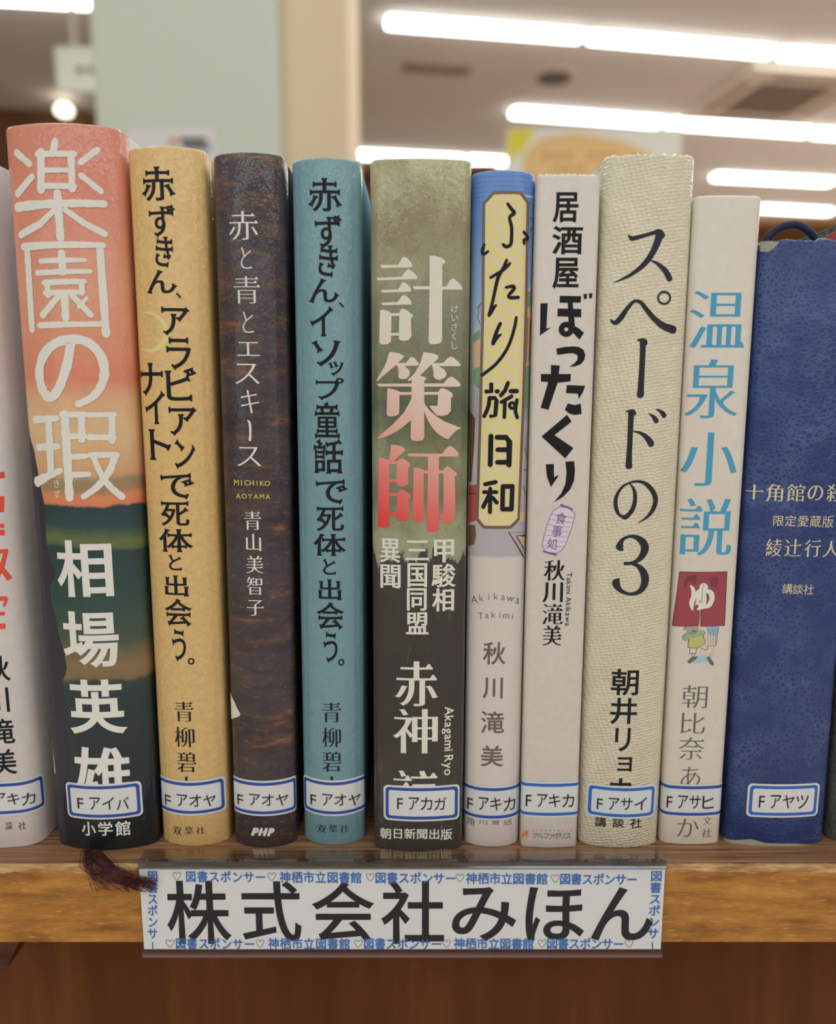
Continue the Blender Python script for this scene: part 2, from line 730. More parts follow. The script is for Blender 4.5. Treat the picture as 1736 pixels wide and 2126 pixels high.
    def call_label(s, tx0, tx1, y0, y1, text, ty0, ty1, blue, tilt=0.0, width=0.0222, tint=(192, 194, 196), right=None):
        uc = (s.uv(tx0, (ty0+ty1)/2)[0]+s.uv(tx1, (ty0+ty1)/2)[0])/2
        if right is not None: uc = s.uv(right, (y0+y1)/2)[0]-width/2
        xm = (tx0+tx1)/2
        v1, v0 = s.uv(xm, y0)[1], s.uv(xm, y1)[1]
        vc, hh, hw = (v0+v1)/2, (v1-v0)/2, width/2
        hw = min(hw, s.cum[-1]-abs(uc)-0.001)

        def rr(w, h, r):
            pts = []
            for sx, sy, a0 in ((1, 1, 0), (-1, 1, 90), (-1, -1, 180), (1, -1, 270)):
                for i in range(6):
                    a = math.radians(a0+90*i/5)
                    pts.append((sx*(w-r)+r*math.cos(a), sy*(h-r)+r*math.sin(a)))
            ct, st = math.cos(tilt), math.sin(tilt)
            return [(uc+a*ct-b*st, vc+a*st+b*ct) for a, b in pts]
        p = Print(); p.fill([rr(hw, hh, 0.0014)])
        o = s.emit('call_number_label', p, M_LABEL(tint), 1.0e-4)
        o['label'] = 'white sticker with a blue frame and the shelf mark ' + text
        p = Print(); p.fill([rr(hw-0.0006, hh-0.0006, 0.0011), rr(hw-0.0015, hh-0.0015, 0.0007)[::-1]])
        s.emit('blue_frame', p, blue, 1.6e-4, o)
        p = Print()
        ks = text.split(' ')
        w = tx1-tx0
        seq = [(ks[0], 0.0, 0.115)] + list(zip(ks[1], (0.234, 0.478, 0.755), (0.446, 0.715, 1.0)))
        for ch, a, b in seq:
            sh = (0.06 if ch == ks[0] else 0.0)*(ty1-ty0)
            u0, u1, w0, w1 = s.box(tx0+w*a, tx0+w*b, ty0+sh, ty1-sh)
            p.put(ch, u0, u1, w0, w1, 'sans', tilt)
        s.emit('call_number', p, INK, 2.2e-4, o)
        return o


_ml = {}


def M_LABEL(t):
    if t not in _ml: _ml[t] = smat('label_paper', t, 0.35, 0.4, 0.2)
    return _ml[t]


INK = smat('black_ink', (24, 25, 30), 0.5, 0.2, 0.1)
INKB = smat('blue_black_ink', (34, 38, 48), 0.5, 0.25, 0.2)
BLUE = smat('label_blue', (28, 66, 140), 0.4, 0.4, 0.2)
BLUE2 = smat('label_blue_bright', (30, 88, 165), 0.4, 0.4, 0.2)
WHITE_INK = smat('white_ink', (200, 200, 190), 0.5, 0.4, 0.3)
CREAM_INK = smat('cream_ink', (208, 206, 196), 0.5, 0.4, 0.3)
GREY_INK = smat('grey_ink', (92, 88, 86), 0.5, 0.3, 0.2)
BROWN_INK = smat('brown_ink', (98, 82, 82), 0.5, 0.3, 0.2)
GOLD_INK = smat('gold_ink', (196, 186, 150), 0.4, 0.5, 0.3)
GOLD2 = smat('yellow_gold_ink', (196, 170, 88), 0.4, 0.5, 0.3)

# ================================================================== ROOM
n = NT('ceiling_paint')
f = n.noise(1.3, 2)
CEIL = n.fin(n.ramp(f, [(0.3, (0.78, 0.715, 0.66, 1)), (0.7, (0.82, 0.76, 0.705, 1))]), 0.9, 0.1)
WALLM = smat('wall_paint', (190, 170, 145), 0.85, 0.1)
n = NT('hall_wood')
g = n.noise(3.0, 4, 0.6, n.mapping((1, 1, 0.12)))
HALLWOOD = n.fin(n.ramp(g, [(0.3, (0.15, 0.070, 0.034, 1)), (0.7, (0.24, 0.118, 0.056, 1))]), 0.5, 0.3)
n = NT('case_wood')
g = n.noise(5.0, 4, 0.6, n.mapping((0.12, 1, 1)))
CASEWOOD = n.fin(n.ramp(g, [(0.3, (0.26, 0.12, 0.045, 1)), (0.7, (0.42, 0.21, 0.085, 1))]), 0.45, 0.3)
CARPET = smat('carpet', (186, 172, 160), 0.95, 0.05)


def rp(x, y, z):   # room axes are turned against the shelf
    c, s_ = math.cos(YAW), math.sin(YAW)
    return Vector((x*c-y*s_, x*s_+y*c, z))


def room_box(name, lo, hi, mat, parent=None, kind='structure'):
    o = box_obj(name, lo, hi, mat, parent, rotz=YAW, about=(0, 0, 0))
    if kind: o['kind'] = kind
    return o


room_box('ceiling', (-7, -7, ZC), (9, 11, ZC+0.1), CEIL)
room_box('floor', (-7, -7, ZF-0.1), (9, 11, ZF), CARPET)
room_box('wall_back', (-7, 11, ZF), (9, 11.1, ZC), WALLM)
room_box('wall_front', (-7, -7.1, ZF), (9, -7, ZC), WALLM)
room_box('wall_left', (-7.1, -7, ZF), (-7, 11, ZC), WALLM)
room_box('wall_right', (9, -7, ZF), (9.1, 11, ZC), WALLM)
# wooden partition at the far left
o = room_box('wall_partition', (-6.9, 6.1, ZF), (0.4, 6.25, ZC), HALLWOOD)

# column; the warm light on its side is put into the side's colour
n = NT('column_paint')
COLM = n.fin(alb((190, 197, 186)), 0.8, 0.15)
COLB = smat('column_side_lit_paint', (210, 186, 158), 0.8, 0.15)
yc = 1.55
xl, xr = at_y(200, 300, yc).x, at_y(581, 300, yc).x
bm = bmesh.new()
add_box(bm, (xl, yc, ZF), (xr, yc+0.42, ZC), bevel=0.012)
o = bm_obj('column', bm, COLM)
o['kind'] = 'structure'
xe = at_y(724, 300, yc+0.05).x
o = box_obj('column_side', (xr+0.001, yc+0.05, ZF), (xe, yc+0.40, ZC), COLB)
o['kind'] = 'structure'

# ceiling lights in rows
TUBE = emit('lamp_glow', (0.95, 1.0, 0.99), 10.0)
CASE = smat('lamp_housing', (215, 215, 210), 0.5)
rows = [((800, 44), (1209, 75), 0.07), ((1222, 76), (1606, 108), 0.07), ((1620, 109), (1990, 136), 0.07),
        ((1062, 232), (1376, 254), 0.095), ((1388, 254), (1680, 274), 0.095), ((1692, 275), (1960, 293), 0.095),
        ((710, 318), (960, 331), 0.095), ((970, 331), (1180, 342), 0.095),
        ((1482, 366), (1726, 378), 0.095), ((1575, 432), (1725, 440), 0.085), ((-140, -16), (186, 3), 0.07)]
LAMP_L = ['leftmost tube light of the ceiling row nearest the top edge', 'middle tube light of the ceiling row nearest the top edge',
          'rightmost tube light of the ceiling row nearest the top edge, cut off by the frame',
          'leftmost tube light of the second ceiling row, above the orange sign', 'middle tube light of the second ceiling row, right of the orange sign',
          'rightmost tube light of the second ceiling row, cut off by the frame',
          'ceiling tube light low beside the column, above the teal book', 'ceiling tube light ending behind the orange sign, above the blue book',
          'single ceiling tube light above the low white book at the right', 'farthest ceiling tube light, just above the dark blue book',
          'ceiling tube light at the top left corner, left of the column']
for (a, b, w), lb in zip(rows, LAMP_L):
    A, B = at_z(a[0], a[1], ZC-0.02), at_z(b[0], b[1], ZC-0.02)
    d = (B-A)
    L = d.length
    t = empty('ceiling_light', (A+B)/2, (0, 0, math.atan2(d.y, d.x)))
    tag(t, lb, 'ceiling light', 'tube lights on the hall ceiling')
    box_obj('housing', (-L/2, -w*0.8, 0.0105), (L/2, w*0.8, 0.0198), CASE, t, bevel=0.003)
    bm = bmesh.new()
    add_box(bm, (-L/2+0.01, -w*0.65, -0.022), (L/2-0.01, w*0.65, 0.0100), bevel=0.012)
    bm_obj('tube', bm, TUBE, t)

# air conditioner cassette, vent, loudspeaker, on the ceiling
GRILLE = smat('vent_grey', (142, 130, 118), 0.7)
PANEL = smat('cassette_panel', (196, 184, 170), 0.6)
c = at_z(1612, 197, ZC)
t = empty('air_conditioner', c, (0, 0, YAW))
tag(t, 'square ceiling cassette air conditioner with a grey grille, at the right between two light rows', 'air conditioner')
bm = bmesh.new()
for lo, hi in (((-.46, -.46), (-.27, .46)), ((.27, -.46), (.46, .46)), ((-.27, -.46), (.27, -.27)), ((-.27, .27), (.27, .46))):
    add_box(bm, (lo[0], lo[1], -0.035), (hi[0], hi[1], -0.0005))
bm_obj('panel', bm, PANEL, t)
bm = bmesh.new()
add_box(bm, (-.269, -.269, -0.012), (.269, .269, -0.0006))
for i in range(14):
    y = -.26+i*0.04
    add_box(bm, (-.268, y, -0.03), (.268, y+0.012, -0.0125))
bm_obj('grille', bm, GRILLE, t)
for sx, sy, w, h in ((0, .365, .25, .03), (0, -.365, .25, .03), (.365, 0, .03, .25), (-.365, 0, .03, .25)):
    box_obj('flap', (sx-w, sy-h, -0.042), (sx+w, sy+h, -0.0352), GRILLE, t)
c = at_z(908, 141, ZC)
t = empty('ceiling_vent', c, (0, 0, YAW))
tag(t, 'narrow grey slotted vent in the ceiling, right of the column', 'vent')
box_obj('frame', (-.21, -.07, -0.012), (.21, .07, -0.0005), smat('vent_frame', (140, 125, 112), 0.7), t)
for i in range(6):
    box_obj('slot', (-.19+i*.065, -.055, -0.02), (-.145+i*.065, .055, -0.0122), GRILLE, t)
c = at_z(1152, 158, ZC)
t = empty('ceiling_speaker', c)
tag(t, 'small round dark loudspeaker in the ceiling between the first two light rows', 'speaker')
bm = bmesh.new()
bmesh.ops.create_cone(bm, cap_ends=True, segments=28, radius1=0.105, radius2=0.115, depth=0.02, matrix=Matrix.Translation((0, 0, -0.0105)))
bm_obj('grille', bm, smat('speaker_grey', (92, 88, 84), 0.7), t)
bm = bmesh.new()
bmesh.ops.create_cone(bm, cap_ends=True, segments=28, radius1=0.13, radius2=0.135, depth=0.008, matrix=Matrix.Translation((0, 0, -0.0045)))
bm_obj('rim', bm, PANEL, t)

# hanging sign at the far left
ys = 3.4
a, b = at_y(114, 98, ys), at_y(236, 192, ys)
t = empty('hanging_sign', ((a.x+b.x)/2, ys, b.z))
tag(t, 'pale yellow sign board hanging from the ceiling left of the column', 'sign')
w, h = (b.x-a.x)/2, a.z-b.z
box_obj('board', (-w, -0.008, 0), (w, 0.008, h), smat('sign_yellow', (228, 226, 190), 0.6), t, bevel=0.003)
bm = bmesh.new()
for i in range(3):
    add_box(bm, (-w*0.28+i*w*0.42, -0.0095, h*0.40), (w*0.02+i*w*0.42, -0.0082, h*0.56))
bm_obj('marks', bm, smat('sign_marks', (128, 124, 112), 0.7), t)
xc = at_y(152, 60, ys).x-(a.x+b.x)/2
bm = bmesh.new()
bmesh.ops.create_cone(bm, cap_ends=True, segments=10, radius1=0.011, radius2=0.011, depth=ZC-b.z-h, matrix=Matrix.Translation((xc, 0, h+(ZC-b.z-h)/2)))
bm_obj('cord', bm, smat('cord_grey', (190, 180, 170), 0.6), t)

# globe lamp on the wooden partition
yw = 5.5
p = at_y(133, 229, yw)
t = empty('wall_lamp', p)
tag(t, 'round glowing lamp on the dark wood wall above the pink book', 'lamp')
bm = bmesh.new()
bmesh.ops.create_uvsphere(bm, u_segments=20, v_segments=12, radius=0.058, matrix=Matrix.Diagonal((1, 1, 0.72, 1)))
bm_obj('globe', bm, emit('globe_glow', (1.0, 0.93, 0.78), 4.0), t, smooth=True)
bm = bmesh.new()
bmesh.ops.create_cone(bm, cap_ends=True, segments=16, radius1=0.03, radius2=0.045, depth=0.9, matrix=Matrix.Translation((0, 0.52, 0)) @ Matrix.Rotation(-PI/2, 4, 'X'))
bm_obj('bracket', bm, smat('brass', (150, 120, 70), 0.4), t)

# paper notice on the column
yn = yc-0.002
a, b = at_y(262, 268, yn), at_y(449, 372, yn)
t = empty('paper_notice', ((a.x+b.x)/2, yn, b.z))
tag(t, 'white paper notice fixed to the column behind the gold book', 'notice')
w, h = (b.x-a.x)/2, a.z-b.z
box_obj('sheet', (-w, -0.0015, 0), (w, 0.0015, h), smat('notice_white', (225, 228, 225), 0.6), t)
bm = bmesh.new()
add_box(bm, (w*0.22, -0.0028, h*0.70), (w*0.82, -0.0016, h*0.82))
add_box(bm, (w*0.30, -0.0028, h*0.58), (w*0.90, -0.0016, h*0.66))
bm_obj('dark_print', bm, smat('notice_print', (70, 74, 78), 0.6), t)
box_obj('orange_print', (-w*0.02, -0.0028, h*0.68), (w*0.14, -0.0016, h*0.82), smat('notice_orange', (200, 130, 90), 0.6), t)


def bookcase(name, x0px, x1px, ypx, yd, label, depth=0.35):
    A, B = at_y(x0px, ypx, yd), at_y(x1px, ypx, yd)
    zt = (A.z+B.z)/2
    w = (B.x-A.x)/2
    t = empty(name, ((A.x+B.x)/2, yd, ZF))
    tag(t, label, 'bookcase')
    H = zt-ZF
    box_obj('top_panel', (-w, 0, H-0.03), (w, depth, H), CASEWOOD, t)
    for sx in (-1, 1):
        box_obj('side_panel', (min(sx*w, sx*(w-0.03)), 0, 0), (max(sx*w, sx*(w-0.03)), depth, H-0.0305), CASEWOOD, t)
    box_obj('back_panel', (-w+0.031, depth-0.02, 0.0), (w-0.031, depth, H-0.0305), CASEWOOD, t)
    for k in range(5):
        z = 0.05+k*(H-0.1)/5
        box_obj('shelf', (-w+0.031, 0.005, z), (w-0.031, depth-0.021, z+0.025), CASEWOOD, t)
    return zt


bookcase('bookcase', 640, 1030, 339, 4.6, 'tall brown wooden bookcase in the distance beside the column')
ztop = bookcase('bookcase', 1045, 2050, 452, 4.0, 'long brown wooden bookcase in the distance behind the dark blue book')

# orange notice standing on the far bookcase
ysn = 4.05
a, b = at_y(1052, 262, ysn), at_y(1410, 452, ysn)
t = empty('display_sign', ((a.x+b.x)/2, ysn+0.02, ztop))
tag(t, 'wide peach and white sign board standing on the far bookcase above the white books', 'sign')
w, h = (b.x-a.x)/2, a.z-ztop
box_obj('board', (-w, 0, 0), (w, 0.012, h), smat('sign_white', (214, 204, 194), 0.6), t)
box_obj('foot', (-w*0.5, -0.0, 0), (w*0.5, 0.08, 0.004), smat('sign_foot', (200, 200, 200), 0.5), t)


def sign_poly(name, pts, mat, off):
    bm = bmesh.new()
    prism(bm, [Vector((x*w, -off, y*h)) for x, y in pts], Vector((0, off*0.6, 0)))
    bm_obj(name, bm, mat, t)


sign_poly('peach_panel', [(-0.80, 0), (-0.80, 0.72), (-0.62, 0.88), (-0.2, 0.94), (0.3, 0.86), (0.62, 0.74), (0.78, 0.60), (0.82, 0)], smat('sign_peach', (216, 170, 118), 0.6), 0.003)
sign_poly('yellow_corner', [(-0.98, 0.62), (-0.98, 0.98), (-0.66, 0.98), (-0.78, 0.78)], smat('sign_corner', (218, 188, 70), 0.6), 0.003)
sign_poly('red_flower', [(-0.88, 0.20), (-0.86, 0.42), (-0.78, 0.5), (-0.70, 0.5), (-0.64, 0.42), (-0.62, 0.2)], smat('sign_red', (214, 110, 70), 0.6), 0.005)
SLINE = smat('sign_lines', (178, 138, 90), 0.6)
for k in range(2):
    for i in range(9):
        if (i*7+k*5) % 4 == 1: continue
        bm = bmesh.new()
        add_box(bm, (-w*0.58+i*w*0.13, -0.0042, h*(0.66-k*0.13)), (-w*0.50+i*w*0.13, -0.0032, h*(0.72-k*0.13)))
        bm_obj('text_mark', bm, SLINE, t)

# ================================================================== THE BOOKCASE WITH THE BOOKS
n = NT('shelf_top_wood')
a = n.noise(24, 5, 0.7, n.mapping((0.8, 40, 14)))
b = n.noise(60, 3, 0.6, n.mapping((0.4, 30, 22)))
h = n.math('ADD', n.math('MULTIPLY', a, 0.6), n.math('MULTIPLY', b, 0.4))
c_ = n.ramp(h, [(0.36, alb((50, 30, 20))), (0.46, alb((112, 78, 52))), (0.6, alb((142, 106, 74))), (0.74, alb((172, 136, 102)))])
n.bump(h, 0.25, 0.001)
SHELFTOP = n.fin(c_, 0.42, 0.4, 0.25, 0.3)

n = NT('shelf_edge_oak')
sx, sy, sz = n.sep()
a = n.noise(36, 5, 0.65, n.mapping((1.6, 1, 7.0), (0, math.radians(-14), 0)))
fl = n.noise(300, 2, 0.5, n.mapping((0.7, 1, 9.0), (0, math.radians(3), 0)))
c_ = n.ramp(a, [(0.32, alb((118, 74, 24))), (0.5, alb((150, 100, 38))), (0.68, alb((172, 122, 54)))])
c_ = n.mix(n.ramp(fl, [(0.62, (0, 0, 0, 1)), (0.70, (.75, .75, .75, 1))]), c_, alb((196, 152, 88)))
wr = n.noise(90, 5, 0.65, n.mapping((1, 1, 1.5)))
wz = n.math('ADD', sz, n.math('MULTIPLY', n.math('SUBTRACT', wr, 0.5), 0.005))
worn = n.ramp(n.math('MULTIPLY_ADD', wz, 400.0, 1.25), [(0.4, (0, 0, 0, 1)), (0.55, (1, 1, 1, 1))])
wc = n.ramp(n.noise(330, 4, 0.65, n.mapping((0.35, 1, 2.2))), [(0.3, alb((112, 78, 50))), (0.48, alb((164, 128, 84))), (0.7, alb((194, 164, 120)))])
c_ = n.mix(worn, c_, wc)
hh = n.math('ADD', fl, n.math('MULTIPLY', worn, n.noise(500, 3)))
n.bump(hh, 0.35, 0.0006)
SHELFEDGE = n.fin(c_, 0.45, 0.4, 0.2, 0.3)

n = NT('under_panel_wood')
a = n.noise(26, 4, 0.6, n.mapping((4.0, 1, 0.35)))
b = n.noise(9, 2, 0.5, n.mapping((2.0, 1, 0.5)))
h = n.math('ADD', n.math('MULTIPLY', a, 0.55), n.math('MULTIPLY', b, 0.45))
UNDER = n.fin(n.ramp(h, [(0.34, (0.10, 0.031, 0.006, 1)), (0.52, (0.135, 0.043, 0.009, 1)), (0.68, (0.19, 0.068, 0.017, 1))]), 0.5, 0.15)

YF = at_z(868, 1796, 0.0).y             # front edge of the shelf
ZB = at_y(868, 1956, YF).z              # underside
case = empty('library_bookcase', (0, 0, ZF))
tag(case, 'brown oak bookcase whose worn top shelf carries the row of books', 'bookcase')
bm = bmesh.new()
add_box(bm, (-0.7, YF+0.0012, ZB-ZF), (0.7, 0.32, -ZF))
bm_obj('shelf_board', bm, SHELFTOP, case)
bm = bmesh.new()
add_box(bm, (-0.7, YF-0.0002, ZB+0.00002), (0.7, YF+0.0011, 0.00004), bevel=0.0005)
for v in bm.verts:                       # chipped, splintered lower rim
    if v.co.z < ZB+0.001: v.co.z += random.uniform(-0.0004, 0.0004)
eb = bm_obj('edge_band', bm, SHELFEDGE, case)
eb.location = (0, 0, -ZF)
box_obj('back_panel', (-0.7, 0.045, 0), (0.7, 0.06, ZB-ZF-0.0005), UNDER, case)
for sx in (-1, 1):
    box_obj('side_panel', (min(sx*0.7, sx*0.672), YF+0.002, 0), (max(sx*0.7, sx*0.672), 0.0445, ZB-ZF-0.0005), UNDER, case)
tag(box_obj('added_divider_1', (-0.67, 0.150, 0.0006), (0.67, 0.160, 0.186), UNDER), kind='structure')  # unseen board added behind the books to keep the gaps dark
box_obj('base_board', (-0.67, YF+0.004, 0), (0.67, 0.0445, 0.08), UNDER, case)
# dark corner block under the shelf at the left
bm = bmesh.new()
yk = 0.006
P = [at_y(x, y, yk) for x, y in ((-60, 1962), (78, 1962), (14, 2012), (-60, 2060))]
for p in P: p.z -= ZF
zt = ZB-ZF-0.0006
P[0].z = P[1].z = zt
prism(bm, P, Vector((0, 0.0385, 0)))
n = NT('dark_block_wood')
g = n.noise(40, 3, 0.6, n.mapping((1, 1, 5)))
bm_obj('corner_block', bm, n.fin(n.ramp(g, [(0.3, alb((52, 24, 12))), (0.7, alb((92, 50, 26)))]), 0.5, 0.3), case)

# ================================================================== BOOK 0: white, cut off at the left
WHITEJ = jacket('white_jacket', (190, 184, 182), 0.012, 0.10, 0.6)
b = Book('white book with red title, leftmost on the shelf and cut off by the frame', -110, 96, 1762, -262, -30, 322, 0.0008, WHITEJ, r=0.0052)
RED = smat('red_ink', (196, 74, 58), 0.5, 0.4, 0.3)
K = Crop(0, 950, 2.56)
p = Print()
b.strokes(p, K, [(30, [(-60, 100), (22, 92)]), (26, [(-4, 205), (-6, 290)]), (26, [(-60, 278), (-4, 275)]), (26, [(8, 205), (8, 290)]),
                 (22, [(-40, 365), (22, 362)]), (30, [(-40, 400), (25, 398)]),
                 (24, [(-30, 500), (42, 497)]), [(30, 505, 24), (12, 575, 26), (-20, 650, 20)], [(-10, 560, 20), (18, 600, 28), (52, 648, 30)],
                 (26, [(-30, 750), (38, 748)]), [(36, 745, 20), (22, 790, 14)], (22, [(-20, 830), (26, 828)]), (32, [(-30, 898), (30, 895)])], cap=False, smooth=False)
b.emit('title_lettering', p, RED)
p = Print()
b.chars(p, [('秋', -36, 21, 1362, 1415), ('川', -32, 19, 1428, 1480), ('滝', -22, 30, 1492, 1545), ('美', -18, 35, 1555, 1608)], 'bold')
b.emit('author_lettering', p, INK)
p = Print()
b.chars(p, [('講', -16, 0, 1708, 1722), ('談', 11, 27, 1706, 1722), ('社', 38, 54, 1706, 1722)], 'mincho')
b.emit('publisher_lettering', p, INK)
b.call_label(-35, 71, 1622, 1693, 'F アキカ', 1646, 1670, BLUE, right=90)

# ================================================================== BOOK 1: pink sunset over dark hills
n = NT('sunset_jacket')
b1 = dict(bl=121, br=330, yb=1766, tl=10, tr=246, yt=258)
tmp_H = None
red_nt = n
b = Book('thick pink and dark green book with a large white title, second from the left', b1['bl'], b1['br'], b1['yb'], b1['tl'], b1['tr'], b1['yt'], 0.0026, n.m, r=0.0024)
sx, sy, sz = n.sep()
wob = n.noise(60, 3, 0.5, n.mapping((1, 1, 0.5)))
jag = n.noise(420, 3, 0.7)
zz = n.math('ADD', sz, n.math('ADD', n.math('MULTIPLY', n.math('SUBTRACT', wob, 0.5), 0.006), n.math('MULTIPLY', n.math('SUBTRACT', jag, 0.5), 0.0012)))
fac = n.math('DIVIDE', zz, b.H)
st = [(258, (196, 124, 104)), (420, (200, 128, 108)), (600, (208, 142, 116)), (740, (206, 132, 106)), (790, (204, 124, 100)), (830, (204, 160, 122)),
      (900, (206, 172, 130)), (985, (196, 150, 112)), (998, (138, 128, 98)), (1018, (150, 120, 90)), (1032, (206, 128, 92)), (1051, (200, 122, 88)),
      (1054, (26, 56, 62)), (1095, (36, 66, 68)), (1125, (92, 104, 58)), (1137, (74, 92, 62)), (1141, (28, 56, 60)), (1240, (34, 64, 60)), (1330, (58, 76, 62)), (1385, (128, 104, 70)),
      (1412, (118, 98, 66)), (1420, (26, 52, 54)), (1480, (20, 42, 50)), (1600, (18, 34, 42)), (1766, (16, 28, 32))]
stops = sorted([(max(0.0, b.z(y)/b.H), alb(c)) for y, c in st])
stops = stops if len(stops) <= 32 else stops[:32]
c_ = n.ramp(fac, stops)
mot = n.noise(190, 4, 0.6)
c_ = n.mix(0.35, c_, n.mix(mot, c_, n.mix(0.5, c_, (0, 0, 0, 1))))
film_bump(n, 0.22)
n.fin(c_, 0.5, 0.3, 0.8, 0.10)
# rock at the left edge
edge = [(52, 862), (62, 905), (72, 940), (78, 975), (84, 1010), (93, 1050), (95, 1105), (98, 1150), (106, 1170), (114, 1190), (111, 1205), (103, 1215), (106, 1250), (117, 1285), (122, 1320),
        (131, 1345), (139, 1385), (136, 1402), (127, 1420), (133, 1440), (136, 1462), (132, 1500), (136, 1530), (142, 1560), (138, 1600), (132, 1640), (135, 1700), (140, 1750)]
pts = [b.uv(x, y) for x, y in edge]
L = -(b.W/2+0.004)
p = Print()
p.fill([pts + [(L, pts[-1][1]), (L, pts[0][1])]])
b.emit('printed_cliff', p, smat('cliff_ink', (40, 40, 50), 0.5, 0.35, 0.5), 3e-5)
A1, A2 = Crop(0, 230, 3.73), Crop(0, 800, 3.73)
K = Crop(0, 0, 1)
for st_ in [(4.5, [(38, 720), (52, 860), (66, 1028)]), (8, [(22, 452), (25, 470), (23, 484)]), (9, [(28, 510), (29, 530)]), (9, [(35, 608), (36, 632)]), (4, [(100, 1500), (113, 1600)])]:
    p = Print()
    b.strokes(p, K, [st_])
    b.emit('printed_edge_mark', p, CREAM_INK, 6e-5)
p = Print()
p.rough = 0.09
b.strokes(p, A1, [(44, [(130, 325), (230, 412)]), (44, [(250, 510), (142, 640)]), (56, [(428, 238), (412, 325)]),
                  (58, [(318, 322), (320, 610)]), (46, [(292, 338), (575, 336)]), (54, [(552, 335), (560, 605)]), (36, [(345, 462), (530, 462)]), (46, [(320, 584), (575, 586)]),
                  (48, [(755, 302), (625, 402)]), (48, [(628, 500), (782, 625)]), (54, [(135, 748), (805, 722)]), (60, [(445, 640), (470, 985)]),
                  [(425, 770, 40), (310, 880, 48), (165, 962, 44)], [(510, 770, 44), (650, 870, 52), (812, 955, 52)],
                  (46, [(188, 1055), (800, 1042)]), (46, [(212, 1050), (250, 1690)]), (62, [(772, 1045), (822, 1728)]), (42, [(310, 1662), (825, 1652)]),
                  (36, [(320, 1164), (655, 1157)]), (58, [(478, 1102), (490, 1245)]), (40, [(295, 1256), (698, 1245)]),
                  (42, [(345, 1332), (650, 1322)]), (46, [(366, 1332), (376, 1425)]), (46, [(632, 1325), (636, 1412)]), (40, [(352, 1412), (640, 1404)]),
                  (46, [(465, 1425), (335, 1580)]), (58, [(500, 1420), (510, 1605)]), (48, [(560, 1430), (705, 1582)]), (34, [(672, 1452), (615, 1515)])], smooth=False)
b.strokes(p, K, [[(147, 712, 20), (140, 755, 20), (124, 803, 18), (108, 824, 18), (94, 818, 18), (84, 793, 17), (83, 763, 17), (93, 735, 18), (116, 713, 18), (150, 704, 19), (184, 712, 20), (209, 738, 20), (217, 772, 20), (209, 803, 18), (190, 826, 16), (163, 839, 14)]])
b.strokes(p, A2, [(46, [(278, 266), (440, 256)]), (54, [(378, 262), (398, 690)]), (44, [(305, 480), (448, 472)]), [(292, 745, 60), (380, 700, 50), (470, 660, 40)],
                  (64, [(502, 225), (540, 870)]), (46, [(480, 228), (655, 226)]), (56, [(634, 230), (634, 420)]), (44, [(530, 396), (655, 392)]), (44, [(530, 556), (662, 548)]), (46, [(540, 694), (686, 688)]),
                  (44, [(690, 230), (885, 226)]), (54, [(866, 230), (868, 430)]), (48, [(694, 402), (880, 404)]),
                  (50, [(700, 540), (905, 538)]), [(890, 545, 56), (850, 660, 56), (760, 780, 54), (650, 862, 44)], [(728, 560, 44), (775, 670, 50), (850, 780, 54), (945, 862, 56)]], smooth=True)
b.emit('title_lettering', p, CREAM_INK, 7e-5)
p = Print()
b.chars(p, [('相', 118, 234, 1122, 1240), ('場', 131, 247, 1270, 1386), ('英', 143, 263, 1411, 1525), ('雄', 153, 272, 1551, 1672)], 'heavy')
b.cells(p, 'きず', 118, 1004, 119, 1026, 17, 'sans')
b.emit('author_lettering', p, CREAM_INK, 7e-5)
p = Print()
b.chars(p, [('小', 170, 199, 1706, 1735), ('学', 204, 234, 1706, 1735), ('館', 239, 271, 1704, 1735)], 'bold')
b.emit('publisher_lettering', p, CREAM_INK)
b.call_label(161.6, 268, 1628, 1701, 'F アイバ', 1655, 1680, BLUE, tilt=math.radians(0.5))
# bookmark ribbon with frayed tassel hanging over the shelf edge
n = NT('tassel_thread')
g = n.noise(900, 2)
THREAD = n.fin(n.ramp(g, [(0.3, alb((30, 13, 14))), (0.7, alb((74, 36, 34)))]), 0.7, 0.3)
cu = bpy.data.curves.new('bookmark_tassel', 'CURVE')
cu.dimensions = '3D'
cu.bevel_depth = 0.000055
cu.bevel_resolution = 1
rr = random.Random(3)
inv = b.root.matrix_basis.inverted()


def thread(pts, rad):
    sp = cu.splines.new('NURBS')
    sp.points.add(len(pts)-1)
    for q, w in zip(sp.points, pts):
        l = inv @ w
        q.co = (l.x, l.y, l.z, 1)
        q.radius = rad
    sp.order_u = 4
    sp.use_endpoint_u = True


for i in range(180):
    t = rr.random()
    sh = rr.gauss(0, 1)
    long_ = rr.random() < 0.78
    x0 = 188+rr.gauss(0, 8)
    if long_:
        e = (278+rr.uniform(-20, 52), 1830+rr.uniform(-8, 24))
        path = [(x0, 1764, b.y0+0.002, .0006), (x0+14+sh*6, 1778, YF+0.004, .0008), (x0+32+sh*7, 1796+sh*2, YF-0.0010, .0), (220+sh*10+t*8, 1810-sh*7, YF-0.0016, 0), (250+sh*9, 1824-sh*8, YF-0.0022, 0), (e[0], e[1], YF-0.0036, 0)]
    else:
        e = (206+rr.uniform(-18, 28), 1828+rr.uniform(-14, 24))
        path = [(x0-4, 1766, b.y0+0.002, .0006), (x0-6+sh*4, 1780, YF+0.004, .0008), (x0-8+sh*4, 1797, YF-0.0010, 0), (x0-2+sh*5, 1812, YF-0.0016, 0), (e[0]-8, e[1]-12, YF-0.0016, 0), (e[0], e[1], YF-0.0018, 0)]
    pts = []
    for k, (x, y, yy, up) in enumerate(path):
        w = at_y(x, y, yy)
        if k < 2:
            w = at_z(x, y, 0.0006+up*rr.random())
        pts.append(w)
    thread(pts, rr.uniform(0.7, 1.5))
o = bpy.data.objects.new('bookmark_tassel', cu)
